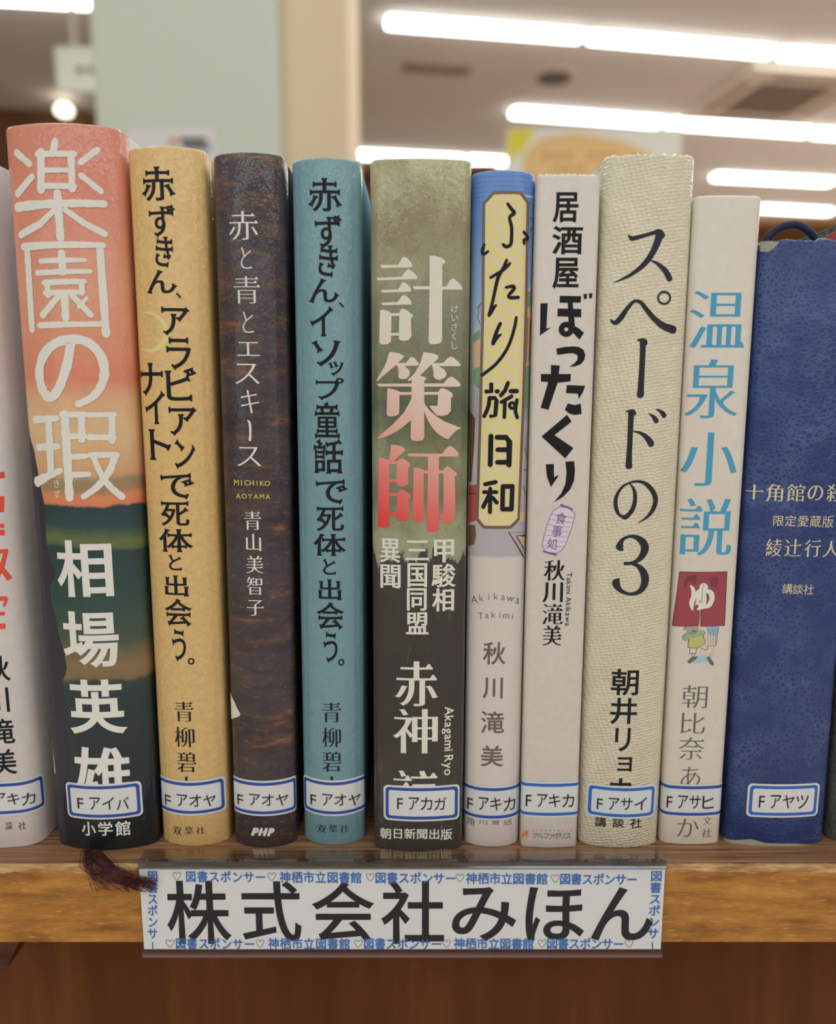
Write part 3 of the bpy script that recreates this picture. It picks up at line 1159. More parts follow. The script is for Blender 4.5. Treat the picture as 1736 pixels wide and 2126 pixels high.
COL.objects.link(o)
o.parent = b.root
cu.materials.append(THREAD)
o = to_mesh_obj(o)
o['label'] = 'frayed dark red bookmark threads hanging over the shelf edge'

# ================================================================== BOOK 2: gold
GOLD = jacket('gold_jacket', (194, 163, 108), 0.035, 0.28, 0.8, 0.5, 0.10, 700)
b = Book('gold book with black lettering and a pale crescent moon on the spine', 339, 476, 1758, 264, 424, 306, 0.0021, GOLD, r=0.0022)
MOON = smat('moon_ink', (206, 190, 122), 0.5, 0.35, 0.4)
K = Crop(0, 0, 1)
p = Print()
b.strokes(p, K, [[(293, 648, 1), (318, 652, 5), (338, 668, 9), (347, 692, 12), (337, 714, 10), (316, 728, 6), (292, 724, 1)]])
b.emit('printed_moon', p, MOON, 3e-5)
p = Print()
b.chars(p, [('赤', 295, 362, 346, 417, 0), ('ず', 310, 363, 426, 491), ('き', 323, 359, 491, 553, -8), ('ん', 306, 366, 561, 609), ('、', 366, 376, 608, 619),
            ('ア', 336, 393, 639, 695), ('ラ', 346, 397, 703, 766), ('ビ', 345, 407, 764, 832), ('ア', 351, 408, 847, 903), ('ン', 363, 405, 914, 971),
            ('ナ', 293, 339, 754, 820), ('イ', 302, 343, 813, 880), ('ト', 312, 355, 892, 955),
            ('で', 334, 402, 985, 1034), ('死', 334, 393, 1043, 1092), ('体', 331, 401, 1099, 1146), ('と', 351, 377, 1152, 1184), ('出', 343, 390, 1195, 1238),
            ('会', 343, 399, 1244, 1299), ('う', 358, 386, 1308, 1371), ('。', 390, 404, 1366, 1380)], 'slab')
b.emit('title_lettering', p, INK)
p = Print()
b.chars(p, [('青', 363, 402, 1457, 1498), ('柳', 363, 404, 1510, 1551), ('碧', 367, 407, 1562, 1603), ('人', 368, 410, 1612, 1652)], 'mincho')
b.emit('author_lettering', p, INK)
p = Print()
b.cells(p, '双葉社', 368, 1724, 416, 1724, 19, 'mincho')
b.emit('publisher_lettering', p, INK)
b.call_label(343.7, 448, 1621, 1693, 'F アオヤ', 1649, 1674, BLUE, tilt=math.radians(0.5))

# ================================================================== BOOK 3: dark worn planks
n = NT('dark_plank_jacket')
a = n.noise(120, 6, 0.72, n.mapping((0.5, 1, 2.2)), 0.3)
b_ = n.noise(38, 3, 0.6, n.mapping((0.7, 1, 1.1)))
sp = n.noise(900, 3, 0.7, n.mapping((0.5, 1, 1.2)))
c_ = n.ramp(a, [(0.30, alb((30, 30, 40))), (0.47, alb((50, 42, 46))), (0.57, alb((72, 52, 46))), (0.64, alb((112, 72, 46))), (0.72, alb((146, 94, 54)))])
c_ = n.mix(n.ramp(b_, [(0.42, (0, 0, 0, 1)), (0.62, (.85, .85, .85, 1))]), c_, n.mix(sp, alb((36, 38, 54)), alb((76, 66, 70))))
c_ = n.mix(n.ramp(sp, [(0.6, (0, 0, 0, 1)), (0.75, (.35, .35, .35, 1))]), c_, alb((140, 128, 122)))
film_bump(n, 0.22)
n.fin(c_, 0.5, 0.3, 0.8, 0.10)
b = Book('slim dark brown book with a worn plank pattern and thin white title', 488, 615, 1760, 442, 588, 319, 0.0016, n.m, r=0.0022)
p = Print()
b.chars(p, [('赤', 475, 536, 438, 498), ('と', 500, 523, 513, 558), ('青', 486, 539, 574, 630), ('と', 504, 527, 647, 691), ('エ', 493, 539, 710, 739), ('ス', 488, 539, 755, 797),
            ('キ', 500, 538, 810, 858), ('ス', 493, 542, 928, 968)], 'minchol')
b.strokes(p, K, [[(515, 873, 3), (519, 880, 5), (520, 900, 4.5), (519, 913, 5.5)]])
b.emit('title_lettering', p, CREAM_INK)
p = Print()
b.cells(p, 'MICHIKO', 491, 1001, 555, 1003, 15, 'bold', w=1.0)
b.cells(p, 'AOYAMA', 495, 1029, 556, 1031, 14, 'bold', w=1.0)
b.emit('latin_author_lettering', p, GOLD2)
p = Print()
b.chars(p, [('青', 507, 542, 1062, 1100), ('山', 511, 542, 1108, 1144), ('美', 511, 547, 1154, 1190), ('智', 512, 545, 1198, 1235), ('子', 513, 548, 1246, 1278)], 'mincho')
b.emit('author_lettering', p, CREAM_INK)
p = Print()
PK = Crop(420, 1330, 4.524)
b.strokes(p, PK, [(26, [(495, 1760), (470, 1830)]), [(480, 1768, 14), (515, 1766, 20), (520, 1785, 20), (505, 1800, 16), (480, 1800, 12)],
                  (26, [(560, 1760), (535, 1832)]), (26, [(605, 1760), (580, 1834)]), (14, [(550, 1797), (595, 1797)]),
                  (26, [(645, 1760), (620, 1836)]), [(630, 1768, 14), (662, 1768, 20), (668, 1786, 20), (652, 1800, 16), (630, 1800, 12)]], cap=False)
b.emit('publisher_mark', p, CREAM_INK)
p = Print()
p.fill([[b.uv(*PK.p(*q)) for q in ((240, 390), (268, 470), (300, 560), (335, 640), (362, 690), (345, 712), (262, 735))]])
b.emit('torn_film_flap', p, smat('film_white', (196, 200, 188), 0.3, 0.5, 0.6), 1.5e-4, label='white torn piece of jacket film on the left edge')
b.call_label(494, 598, 1621, 1694, 'F アオヤ', 1648, 1672, BLUE)

# ================================================================== BOOK 4: teal
TEAL = jacket('teal_jacket', (102, 138, 148), 0.02, 0.28, 0.8, 0.5, 0.10, 500)
b = Book('teal blue book with black lettering, between the dark brown and grey green books', 632, 757, 1756, 607, 748, 330, 0.0020, TEAL, r=0.0022)
p = Print()
b.chars(p, [('赤', 641, 708, 370, 439), ('ず', 654, 708, 447, 514), ('き', 662, 701, 509, 573, -8), ('ん', 643, 703, 579, 628), ('、', 703, 714, 628, 638),
            ('イ', 645, 691, 637, 698), ('ソ', 649, 705, 707, 759), ('ッ', 683, 713, 751, 779), ('プ', 656, 714, 784, 829), ('童', 654, 705, 836, 908), ('話', 652, 712, 913, 983),
            ('で', 656, 720, 998, 1045), ('死', 657, 714, 1054, 1103), ('体', 651, 719, 1109, 1154), ('と', 671, 697, 1161, 1193), ('出', 662, 708, 1203, 1246),
            ('会', 658, 714, 1251, 1306), ('う', 672, 701, 1314, 1374), ('。', 702, 715, 1368, 1382)], 'slab')
b.emit('title_lettering', p, INK)
p = Print()
b.chars(p, [('青', 669, 708, 1459, 1500), ('柳', 669, 708, 1511, 1551), ('碧', 669, 709, 1561, 1602), ('人', 669, 711, 1612, 1652)], 'mincho')
b.emit('author_lettering', p, INK)
p = Print()
b.cells(p, '双葉社', 668, 1720, 715, 1720, 19, 'mincho')
b.emit('publisher_lettering', p, INK)
b.call_label(645.6, 748, 1620, 1694, 'F アオヤ', 1648, 1672, BLUE)

# ================================================================== BOOK 5: grey green to black
n = NT('stained_jacket')
b = Book('thick grey green book darkening to black, with a bold white to red title', 775, 962, 1768, 771, 977, 332, 0.0012, n.m, r=0.0022)
sx, sy, sz = n.sep()
wob = n.noise(70, 4, 0.65)
jag = n.noise(330, 3, 0.7, n.mapping((1, 1, 0.25)))
zz = n.math('ADD', sz, n.math('ADD', n.math('MULTIPLY', n.math('SUBTRACT', wob, 0.5), 0.012), n.math('MULTIPLY', n.math('SUBTRACT', jag, 0.5), 0.016)))
st = [(332, (160, 160, 122)), (420, (144, 139, 107)), (470, (128, 121, 92)), (560, (136, 131, 102)), (610, (116, 116, 93)), (700, (108, 115, 95)), (760, (104, 110, 86)), (840, (74, 82, 66)),
      (900, (92, 102, 76)), (960, (124, 130, 104)), (1030, (104, 108, 86)), (1090, (134, 140, 112)), (1140, (142, 146, 118)), (1158, (128, 132, 104)), (1161, (50, 48, 46)), (1300, (42, 38, 38)), (1500, (42, 38, 38)), (1640, (50, 48, 45)), (1768, (58, 58, 53))]
c_ = n.ramp(n.math('DIVIDE', zz, b.H), sorted([(max(0, b.z(y)/b.H), alb(c)) for y, c in st]))
spk = n.noise(1100, 3, 0.7)
sta = n.noise(75, 4, 0.6)
up = n.ramp(n.math('DIVIDE', sz, b.H), [(b.z(1150)/b.H, (0.12, 0.12, 0.12, 1)), (b.z(1100)/b.H, (1, 1, 1, 1))])
c_ = n.mix(n.math('MULTIPLY', n.ramp(sta, [(0.48, (0, 0, 0, 1)), (0.66, (.55, .55, .55, 1))]), up), c_, alb((104, 92, 62)))
c_ = n.mix(n.math('MULTIPLY', n.ramp(spk, [(0.60, (0, 0, 0, 1)), (0.68, (.6, .6, .6, 1))]), up), c_, alb((78, 66, 46)))
streak = n.noise(160, 4, 0.7, n.mapping((1.5, 1, 0.22)))
dn = n.math('SUBTRACT', 1.0, up)
c_ = n.mix(n.math('MULTIPLY', n.ramp(streak, [(0.60, (0, 0, 0, 1)), (0.72, (.4, .4, .4, 1))]), dn), c_, alb((112, 112, 100)))
film_bump(n, 0.2)
n.fin(c_, 0.5, 0.3, 0.8, 0.10)
n = NT('white_to_red_ink')
sx, sy, sz = n.sep()
tt = n.math('MULTIPLY_ADD', sx, 0.55, sz)
zr = lambda y: b.z(y)
lo_, hi_ = zr(1110)-0.008, zr(620)
ff = n.math('DIVIDE', n.math('SUBTRACT', tt, lo_), hi_-lo_)
R5 = n.fin(n.ramp(ff, [(0.0, alb((196, 44, 54))), (0.12, alb((200, 66, 66))), (0.26, alb((204, 108, 100))), (0.42, alb((208, 150, 136))), (0.62, alb((212, 180, 168))), (0.85, alb((204, 198, 184))), (1.0, alb((200, 198, 186)))]), 0.5, 0.35, 0.3)
p = Print()
G1, G2, G3 = Crop(760, 510, 7.891), Crop(760, 720, 7.891), Crop(760, 910, 7.891)
b.polys(p, G1, [
    [(235, 315), (530, 312), (590, 205), (625, 180), (670, 200), (730, 265), (765, 320), (745, 355), (260, 372)],
    [(170, 528), (580, 512), (650, 420), (690, 385), (740, 410), (800, 460), (842, 510), (835, 552), (200, 570)],
    [(245, 728), (530, 715), (585, 615), (625, 597), (680, 640), (735, 690), (740, 755), (265, 772)],
    [(250, 935), (520, 925), (585, 830), (625, 807), (690, 850), (740, 905), (745, 965), (270, 978)],
    [(232, 1055), (290, 1050), (380, 1080), (420, 1110), (410, 1560), (370, 1610), (290, 1622), (235, 1610), (218, 1570)],
    [(548, 1090), (580, 1040), (620, 1030), (700, 1080), (770, 1135), (772, 1165), (735, 1195), (745, 1480), (700, 1545), (620, 1562), (560, 1550), (538, 1520)],
    [(400, 1110), (555, 1105), (555, 1150), (400, 1155)], [(400, 1435), (550, 1430), (550, 1472), (400, 1475)],
    [(1042, 162), (1150, 170), (1240, 200), (1300, 250), (1302, 280), (1250, 310), (1245, 1560), (1210, 1600), (1120, 1618), (1050, 1612), (1025, 1580), (1042, 600)],
    [(765, 665), (1315, 670), (1370, 580), (1415, 537), (1450, 545), (1530, 620), (1580, 690), (1570, 725), (790, 720)]])
b.polys(p, G2, [
    [(385, 80), (540, 105), (620, 145), (615, 175), (530, 260), (480, 310), (180, 570), (170, 560), (300, 330), (345, 220)],
    [(500, 265), (660, 262), (715, 185), (750, 162), (800, 190), (870, 280), (840, 310), (500, 318)],
    [(520, 310), (630, 318), (690, 360), (720, 410), (712, 470), (660, 525), (580, 532), (530, 505), (535, 400)],
    [(945, 88), (1060, 100), (1160, 130), (1190, 170), (1170, 205), (1100, 270), (1040, 320), (890, 465), (700, 565), (685, 545), (800, 430), (880, 280), (930, 140)],
    [(1080, 268), (1265, 265), (1330, 190), (1390, 158), (1440, 180), (1520, 255), (1550, 295), (1540, 318), (1080, 318)],
    [(1085, 310), (1190, 318), (1280, 370), (1322, 440), (1300, 500), (1210, 545), (1140, 530), (1105, 480), (1105, 400)],
    [(750, 480), (880, 470), (980, 500), (985, 530), (955, 560), (955, 1480), (930, 1530), (840, 1548), (755, 1535), (732, 1490), (750, 560)],
    [(180, 605), (1270, 600), (1340, 515), (1400, 487), (1460, 520), (1545, 605), (1545, 640), (1520, 655), (205, 652)],
    [(352, 680), (400, 685), (500, 710), (570, 745), (550, 800), (545, 1080), (520, 1120), (420, 1145), (360, 1135), (340, 1095)],
    [(540, 742), (1190, 740), (1190, 785), (540, 790)],
    [(1185, 740), (1210, 690), (1255, 675), (1300, 690), (1410, 755), (1422, 810), (1390, 845), (1390, 1050), (1340, 1110), (1250, 1135), (1160, 1125), (1120, 1080), (1030, 965), (1170, 965), (1180, 800)],
    [(760, 820), (720, 900), (620, 1080), (440, 1270), (300, 1390), (180, 1500), (190, 1508), (330, 1475), (500, 1390), (640, 1290), (760, 1180)],
    [(945, 830), (960, 930), (1030, 1030), (1150, 1135), (1280, 1220), (1420, 1275), (1560, 1330), (1480, 1370), (1400, 1450), (1350, 1512), (1310, 1510), (1180, 1430), (1080, 1320), (1010, 1200), (970, 1100), (950, 1030)]])
b.polys(p, G3, [
    [(412, 100), (520, 110), (620, 150), (648, 185), (620, 220), (540, 290), (460, 375), (370, 370), (390, 280)],
    [(208, 320), (290, 325), (380, 355), (380, 1440), (300, 1458), (220, 1455), (195, 1430)],
    [(505, 390), (520, 365), (580, 325), (620, 335), (690, 385), (725, 430), (720, 460), (690, 490), (692, 750), (640, 785), (560, 790), (510, 765), (495, 715)],
    [(370, 375), (520, 375), (510, 425), (370, 425)], [(370, 670), (505, 668), (500, 715), (370, 718)], [(370, 895), (540, 890), (530, 945), (370, 950)], [(370, 1210), (530, 1208), (520, 1260), (370, 1262)],
    [(510, 910), (550, 860), (590, 838), (640, 855), (720, 910), (738, 940), (725, 975), (705, 990), (712, 1290), (660, 1345), (570, 1362), (515, 1340), (505, 1270)],
    [(675, 265), (700, 245), (1250, 250), (1310, 170), (1360, 125), (1410, 135), (1480, 200), (1520, 260), (1500, 300), (700, 298)],
    [(780, 480), (870, 485), (960, 525), (1010, 525), (1010, 575), (945, 575), (945, 1340), (890, 1372), (800, 1370), (765, 1340)],
    [(1015, 280), (1200, 280), (1195, 330), (1190, 1500), (1140, 1528), (1040, 1530), (995, 1500), (1010, 900)],
    [(1185, 528), (1270, 530), (1270, 575), (1185, 578)],
    [(1255, 530), (1320, 455), (1380, 480), (1490, 570), (1480, 605), (1455, 625), (1465, 1280), (1420, 1350), (1330, 1392), (1260, 1390), (1240, 1340), (1200, 1270), (1190, 1245), (1240, 1240), (1268, 1200), (1268, 600)]])
b.emit('title_lettering', p, R5)
p = Print()
b.chars(p, [('甲', 901, 943, 1120, 1168), ('駿', 896, 947, 1170, 1219), ('相', 897, 943, 1221, 1269), ('三', 842, 891, 1122, 1163), ('国', 846, 887, 1169, 1219), ('同', 845, 886, 1221, 1268),
            ('盟', 843, 890, 1271, 1317), ('異', 789, 832, 1118, 1168), ('聞', 790, 832, 1172, 1221)], 'kaisho')
b.emit('subtitle_lettering', p, WHITE_INK)
p = Print()
b.cells(p, 'けいさくし', 944, 641, 943, 717, 17, 'sans')
b.emit('ruby_lettering', p, WHITE_INK)
p = Print()
b.chars(p, [('赤', 819, 910, 1373, 1466), ('神', 816, 909, 1472, 1564), ('諒', 817, 909, 1600, 1692)], 'minchob')
b.emit('author_lettering', p, WHITE_INK)


def turned(p, b, text, x, ya, yb, size, style):
    """line of Latin letters running down the spine"""
    u0, va = b.uv(x, ya)
    _, vb = b.uv(x, yb)
    k = size*abs(b.uv(x+1, ya)[0]-u0)
    tot, adv = 0, []
    for ch in text:
        cs = raw_glyph(ch)
        w = 0.28 if not cs else max(q[0] for c in cs for q in c)-min(q[0] for c in cs for q in c)+0.09
        adv.append(w); tot += w
    sc = (va-vb)/tot
    pos = va
    for ch, w in zip(text, adv):
        cs, ex = glyph(ch, style) if raw_glyph(ch) else ([], [])
        if cs:
            x0 = min(q[0] for c in cs for q in c)
            p.fill([[(u0+q[1]*k, pos-(q[0]-x0+0.04)*sc) for q in c] for c in cs])
            for e in ex: p.fill([[(u0+q[1]*k, pos-(q[0]-x0+0.04)*sc) for q in e]])
        pos -= w*sc


p = Print()
turned(p, b, 'Akagami Ryo', 924, 1466, 1610, 26, 'bold')
b.emit('latin_author_lettering', p, WHITE_INK)
p = Print()
b.cells(p, '朝日新聞出版', 801, 1730, 927, 1732, 25, 'bold')
b.emit('publisher_lettering', p, WHITE_INK)
b.call_label(825, 926.5, 1632, 1705, 'F アカガ', 1655, 1681, BLUE)

# ================================================================== BOOK 6: blue with yellow plate, white foot
n = NT('blue_and_white_jacket')
b = Book('slim blue and white book with a yellow title plate framed in brown', 963, 1077, 1759, 981, 1110, 357, 0.0010, n.m, r=0.0028)
sx, sy, sz = n.sep()
f = n.math('DIVIDE', sz, b.H)
lines = n.n('ShaderNodeTexWave', {'Vector': n.coord(), 'Scale': 260.0, 'Distortion': 1.2, 'Detail': 2.0}, wave_type='BANDS', bands_direction='Z').outputs[1]
zf = lambda y: b.z(y)/b.H
c_ = n.ramp(f, [(0.0, alb((196, 188, 184))), (zf(1158), alb((190, 183, 178))), (zf(1157), alb((162, 158, 164))), (zf(1060), alb((160, 156, 164))), (zf(960), alb((168, 162, 166))), (zf(860), alb((150, 150, 152))), (zf(700), alb((166, 172, 182))),
                (zf(600), alb((128, 156, 192))), (zf(480), alb((96, 132, 184))), (zf(420), alb((84, 124, 184))), (zf(357), alb((82, 122, 182)))])
top = n.ramp(f, [(zf(430), (0, 0, 0, 1)), (zf(400), (1, 1, 1, 1))])
c_ = n.mix(n.math('MULTIPLY', top, n.math('MULTIPLY', lines, 0.45)), c_, alb((62, 98, 158)))
film_bump(n, 0.12)
n.fin(c_, 0.45, 0.35, 0.55, 0.2)
K = Crop(0, 0, 1)
Q1 = Crop(960, 590, 8.175)
Q2 = Crop(950, 850, 6.44)


def side_print(name, mat, polys, lift=3e-5):
    for pg in polys:
        p = Print()
        p.fill([[b.uv(*q) for q in pg]])
        b.emit(name, p, mat, lift)


GREEN = smat('print_green', (110, 146, 112), 0.5, 0.35, 0.4)
SKIN = smat('print_peach', (198, 164, 132), 0.5, 0.35, 0.4)
LILAC = smat('print_lilac', (170, 160, 168), 0.5, 0.35, 0.4)
side_print('printed_green_shape', GREEN, [[(981, 703), (984, 694), (997, 684), (997, 703), (985, 711)], [(983, 768), (996, 760), (996, 801), (983, 797)],
                                           [(1093, 616), (1104, 610), (1103, 634), (1092, 640)], [(1090, 760), (1099, 760), (1098, 848), (1088, 848)]])
side_print('printed_peach_shape', SKIN, [[(984, 712), (997, 704), (997, 760), (988, 764), (982, 750)], [(1093, 640), (1103, 636), (1101, 756), (1090, 756)],
                                          [(1079, 1063), (1091, 1062), (1090, 1082), (1078, 1082)], [(1072, 1110), (1089, 1109), (1087, 1146), (1080, 1128)]])
side_print('printed_lilac_shape', LILAC, [[(1097, 592), (1105, 590), (1104, 606), (1094, 612)], [(1086, 866), (1096, 874), (1095, 905), (1085, 895)]])
side_print('printed_brown_shape', smat('print_brown', (104, 74, 54), 0.5, 0.35, 0.4), [[(975, 850), (987, 868), (985, 920), (979, 1000), (974, 1000)], [(973, 1090), (986, 1090), (989, 1110), (985, 1130), (972, 1134)]])
side_print('printed_red_lantern', smat('print_red', (160, 72, 72), 0.5, 0.35, 0.4), [[(974, 1008), (990, 1006), (990, 1080), (973, 1086)]])
PLINE = smat('print_line', (70, 62, 66), 0.5, 0.35, 0.3)
for st_ in [(1.4, [(1091, 1104), (1056, 1105), (1087, 1158)]), (1.4, [(1090, 1112), (1072, 1112), (1087, 1140)]), (2.0, [(974, 1025), (990, 1024)]), (1.2, [(1096, 660), (1093, 752)]), (1.2, [(1101, 665), (1098, 750)]),
                 (1.2, [(1089, 930), (1096, 960)]), (1.2, [(1087, 975), (1095, 976)]), (1.2, [(1086, 1010), (1094, 1040)]), (1.0, [(990, 640), (1000, 629)]), (1.2, [(996, 632), (992, 660), (997, 672)]), (1.2, [(990, 800), (997, 806)]),
                 (1.6, [(1094, 611), (1104, 603)]), (1.0, [(1100, 452), (1108, 458)]), (1.0, [(1099, 478), (1107, 470)])]:
    p = Print()
    b.strokes(p, K, [st_], smooth=False)
    b.emit('printed_line', p, PLINE, 5e-5)
p = Print()
b.strokes(p, K, [(3.5, [(1088, 407), (1109, 411)])], cap=False)
b.emit('printed_pink_band', p, smat('print_pink', (200, 178, 186), 0.5, 0.35, 0.3), 4e-5)
oc_o = [(1023, 398), (1083, 398), (1099, 421), (1095, 640), (1089, 850), (1079, 1079), (1062, 1097), (1003, 1097), (988, 1078), (995, 850), (1000, 640), (1002, 422)]
oc_i = [(1026, 404), (1079, 404), (1093, 423), (1089, 640), (1083, 850), (1074, 1076), (1059, 1091), (1006, 1091), (994, 1076), (1001, 850), (1006, 640), (1008, 424)]
n = NT('striped_plate')
wv = n.n('ShaderNodeTexWave', {'Vector': n.mapping((1, 1, 1), (0, math.radians(50), 0)), 'Scale': 95.0, 'Distortion': 0.6, 'Detail': 1.0}, wave_type='BANDS', bands_direction='X').outputs[1]
PLATE = n.fin(n.ramp(wv, [(0.35, alb((204, 190, 156))), (0.6, alb((206, 194, 130)))]), 0.5, 0.35, 0.4)
film_bump(n, 0.1)
p = Print(); p.fill([[b.uv(*q) for q in oc_i]])
plate = b.emit('title_plate', p, PLATE, 7e-5, label='yellow striped title plate with a brown frame')
p = Print(); p.fill([[b.uv(*q) for q in oc_o], [b.uv(*q) for q in oc_i[::-1]]])
b.emit('plate_frame', p, smat('plate_brown', (104, 86, 76), 0.5, 0.35, 0.4), 7e-5, plate)
p = Print()
T1 = Crop(740, 300, 4.251)
T3 = Crop(980, 770, 14.467)
b.strokes(p, T1, [[(1336, 525, 26), (1368, 570, 30), (1393, 605, 32), (1352, 645, 28), (1368, 720, 30), (1370, 800, 30), (1362, 880, 30), (1325, 903, 30), (1296, 885, 28)],
                  [(1130, 885, 24), (1112, 935, 26), (1125, 968, 26), (1162, 945, 22)], [(1478, 775, 22), (1512, 828, 24), (1478, 842, 20), (1480, 872, 22)],
                  [(1326, 1022, 26), (1298, 1090, 30), (1250, 1180, 32), (1205, 1380, 28), (1172, 1508, 28)], [(1186, 1175, 24), (1270, 1125, 28), (1320, 1085, 30), (1355, 1050, 22)],
                  [(1180, 1490, 40), (1205, 1450, 34), (1232, 1420, 20)], [(1320, 1262, 22), (1380, 1252, 30), (1390, 1275, 30), (1345, 1330, 28), (1360, 1352, 30), (1428, 1350, 26)],
                  [(1270, 1580, 30), (1235, 1660, 32), (1208, 1755, 36)], [(1215, 1740, 34), (1245, 1700, 30), (1272, 1680, 22)],
                  [(1410, 1528, 26), (1398, 1600, 28), (1368, 1710, 28), (1320, 1820, 28), (1230, 1940, 28), (1112, 2035, 28)]])
b.strokes(p, T3, [(125, [(580, 405), (582, 615), (440, 617)]), (125, [(745, 615), (775, 615)]), (118, [(1078, 368), (990, 590), (870, 735)]), (125, [(1160, 608), (1338, 608)]),
                  (115, [(530, 815), (510, 1020), (450, 1200), (370, 1360)]), (115, [(530, 812), (690, 812), (738, 890), (700, 1345), (575, 1358)]),
                  (110, [(1190, 765), (885, 935)]), (110, [(988, 930), (970, 1390)]), (105, [(1345, 880), (1310, 1100), (1300, 1230), (1355, 1395)])], smooth=False)
b.circle(p, T3, 1205, 1040, 82, 95)
b.strokes(p, Q2, [(66, [(448, 358), (438, 738)]), (66, [(530, 372), (650, 374), (692, 430), (688, 740)]), (62, [(538, 538), (690, 538)]), (62, [(535, 706), (680, 706)]),
                  (54, [(370, 1000), (510, 970)]), (50, [(354, 1105), (520, 1105)]), (54, [(438, 1060), (435, 1372)]), (54, [(430, 1130), (345, 1302)]), (54, [(470, 1180), (525, 1245)]),
                  (60, [(606, 1028), (732, 1028)]), (60, [(732, 1028), (720, 1332)]), (60, [(720, 1332), (600, 1332)]), (60, [(600, 1332), (606, 1028)])], smooth=False)
b.emit('title_lettering', p, INK, 1.3e-4)
p = Print()
for i, ch in enumerate('Akikawa'):
    x = 985+i*15.0
    y = 1246-9*math.sin(PI*(i+0.6)/7.2)
    b.cells(p, ch, x, y, x, y, 21, 'thin', rot=9-3.2*i)
for i, ch in enumerate('Takimi'):
    x = 998+i*13.3
    y = 1279-4*math.sin(PI*(i+0.5)/6)
    b.cells(p, ch, x, y, x, y, 20, 'thin', rot=5-2.4*i)
b.emit('latin_author_lettering', p, GREY_INK)
p = Print()
b.chars(p, [('秋', 1003, 1050, 1333, 1380), ('川', 1002, 1044, 1407, 1451), ('滝', 999, 1047, 1477, 1523), ('美', 998, 1045, 1548, 1592)], 'bold')
b.emit('author_lettering', p, BROWN_INK)
p = Print()
b.cells(p, '角川書店', 978, 1704, 1055, 1704, 19, 'sans')
b.emit('publisher_lettering', p, GREY_INK)
b.call_label(971.4, 1069, 1632, 1703, 'F アキカ', 1655, 1682, BLUE, tint=(188, 188, 190))

# ================================================================== BOOK 7: white, black block title
b = Book('slim white book with a heavy black title and a small violet lantern drawing', 1081, 1197, 1761, 1114, 1247, 365, 0.0006, jacket('pale_jacket', (191, 184, 177), 0.012, 0.14, 0.5), r=0.0012, worn=0.0004)
p = Print()
b.chars(p, [('居', 1148, 1201, 399, 462), ('酒', 1146, 1210, 469, 528), ('屋', 1147, 1202, 535, 599)], 'heavy')
I1, I2 = Crop(1100, 590, 10.85), Crop(1100, 750, 6.857)
b.polys(p, I1, [[(243, 432), (405, 430), (375, 1000), (485, 975), (230, 1155)], [(678, 262), (1155, 272), (1148, 415), (672, 418)], [(632, 550), (1160, 560), (1158, 745), (622, 722)],
                [(855, 405), (965, 405), (1020, 960), (880, 960)], [(1000, 940), (1100, 990), (1220, 1095), (1120, 1248), (970, 1090)],
                [(1205, 230), (1290, 215), (1285, 325), (1225, 340)], [(1328, 212), (1412, 203), (1400, 312), (1345, 328)],
                [(600, 1450), (800, 1412), (1000, 1400), (1120, 1420), (1210, 1480), (1250, 1600), (1225, 1710), (1150, 1800), (1020, 1850), (890, 1860), (1000, 1790), (1070, 1710), (1085, 1640), (1060, 1590), (980, 1555), (880, 1555), (620, 1592)]])
b.circle(p, I1, 822, 1016, 108, 118)
b.polys(p, I2, [[(303, 52), (428, 62), (410, 190), (395, 310), (265, 690), (155, 662), (260, 310), (300, 180)], [(160, 182), (585, 182), (578, 285), (400, 305), (160, 288)],
                [(527, 338), (787, 350), (760, 430), (697, 540), (685, 460), (517, 452)], [(542, 600), (640, 625), (725, 605), (738, 748), (640, 765), (560, 742), (500, 690)],
                [(530, 762), (595, 858), (350, 1050), (620, 1235), (505, 1382), (168, 1070)], [(228, 1468), (342, 1462), (345, 1650), (418, 1618), (300, 1790), (245, 1640)],
                [(508, 1430), (632, 1422), (642, 1550), (630, 1700), (570, 1830), (470, 1930), (345, 2005), (450, 1880), (510, 1740), (525, 1580)]])
b.emit('title_lettering', p, INK)
LK = Crop(1080, 800, 4.01)
p = Print()
LO = [(330, 1010), (400, 1020), (440, 1050), (457, 1080), (430, 1180), (385, 1310), (350, 1370), (300, 1400), (215, 1385), (185, 1340), (190, 1290), (225, 1160), (270, 1050)]
p.fill([[b.uv(*LK.p(*q)) for q in LO]])
lan = b.emit('printed_lantern', p, smat('lantern_wash', (200, 190, 206), 0.5, 0.35, 0.3), 3e-5, label='violet paper lantern drawing')
p = Print()
b.strokes(p, LK, [(5, LO+[LO[0]]), (16, [(340, 995), (430, 1030)]), (14, [(195, 1382), (300, 1412)])] + [(2.5, [(262-i*13, 1070+i*44), (445-i*14, 1102+i*40)]) for i in range(7)], smooth=False)
b.chars(p, [('食', 1154, 1176, 1064, 1088, -10), ('事', 1146, 1167, 1091, 1115, -8), ('処', 1136, 1159, 1118, 1140, -8)], 'sans')
b.emit('lantern_lines', p, smat('lantern_violet', (104, 84, 140), 0.5, 0.35, 0.3), 6e-5, lan)
p = Print()
b.chars(p, [('秋', 1129, 1174, 1163, 1205), ('川', 1126, 1169, 1209, 1250), ('滝', 1126, 1169, 1254, 1296), ('美', 1126, 1167, 1299, 1340)], 'minchob')
b.emit('author_lettering', p, INK)
p = Print()
turned(p, b, 'Takimi Akikawa', 1177, 1188, 1300, 16, 'sans')
b.emit('latin_author_lettering', p, INK)
p = Print()
p.fill([[b.uv(*q) for q in ((1082, 1721), (1098, 1721), (1098, 1736), (1094, 1742), (1088, 1744), (1083, 1738))]])
b.emit('publisher_shield', p, smat('shield_red', (206, 150, 130), 0.5, 0.35, 0.3), 4e-5, label='small pale red shield mark')
p = Print()
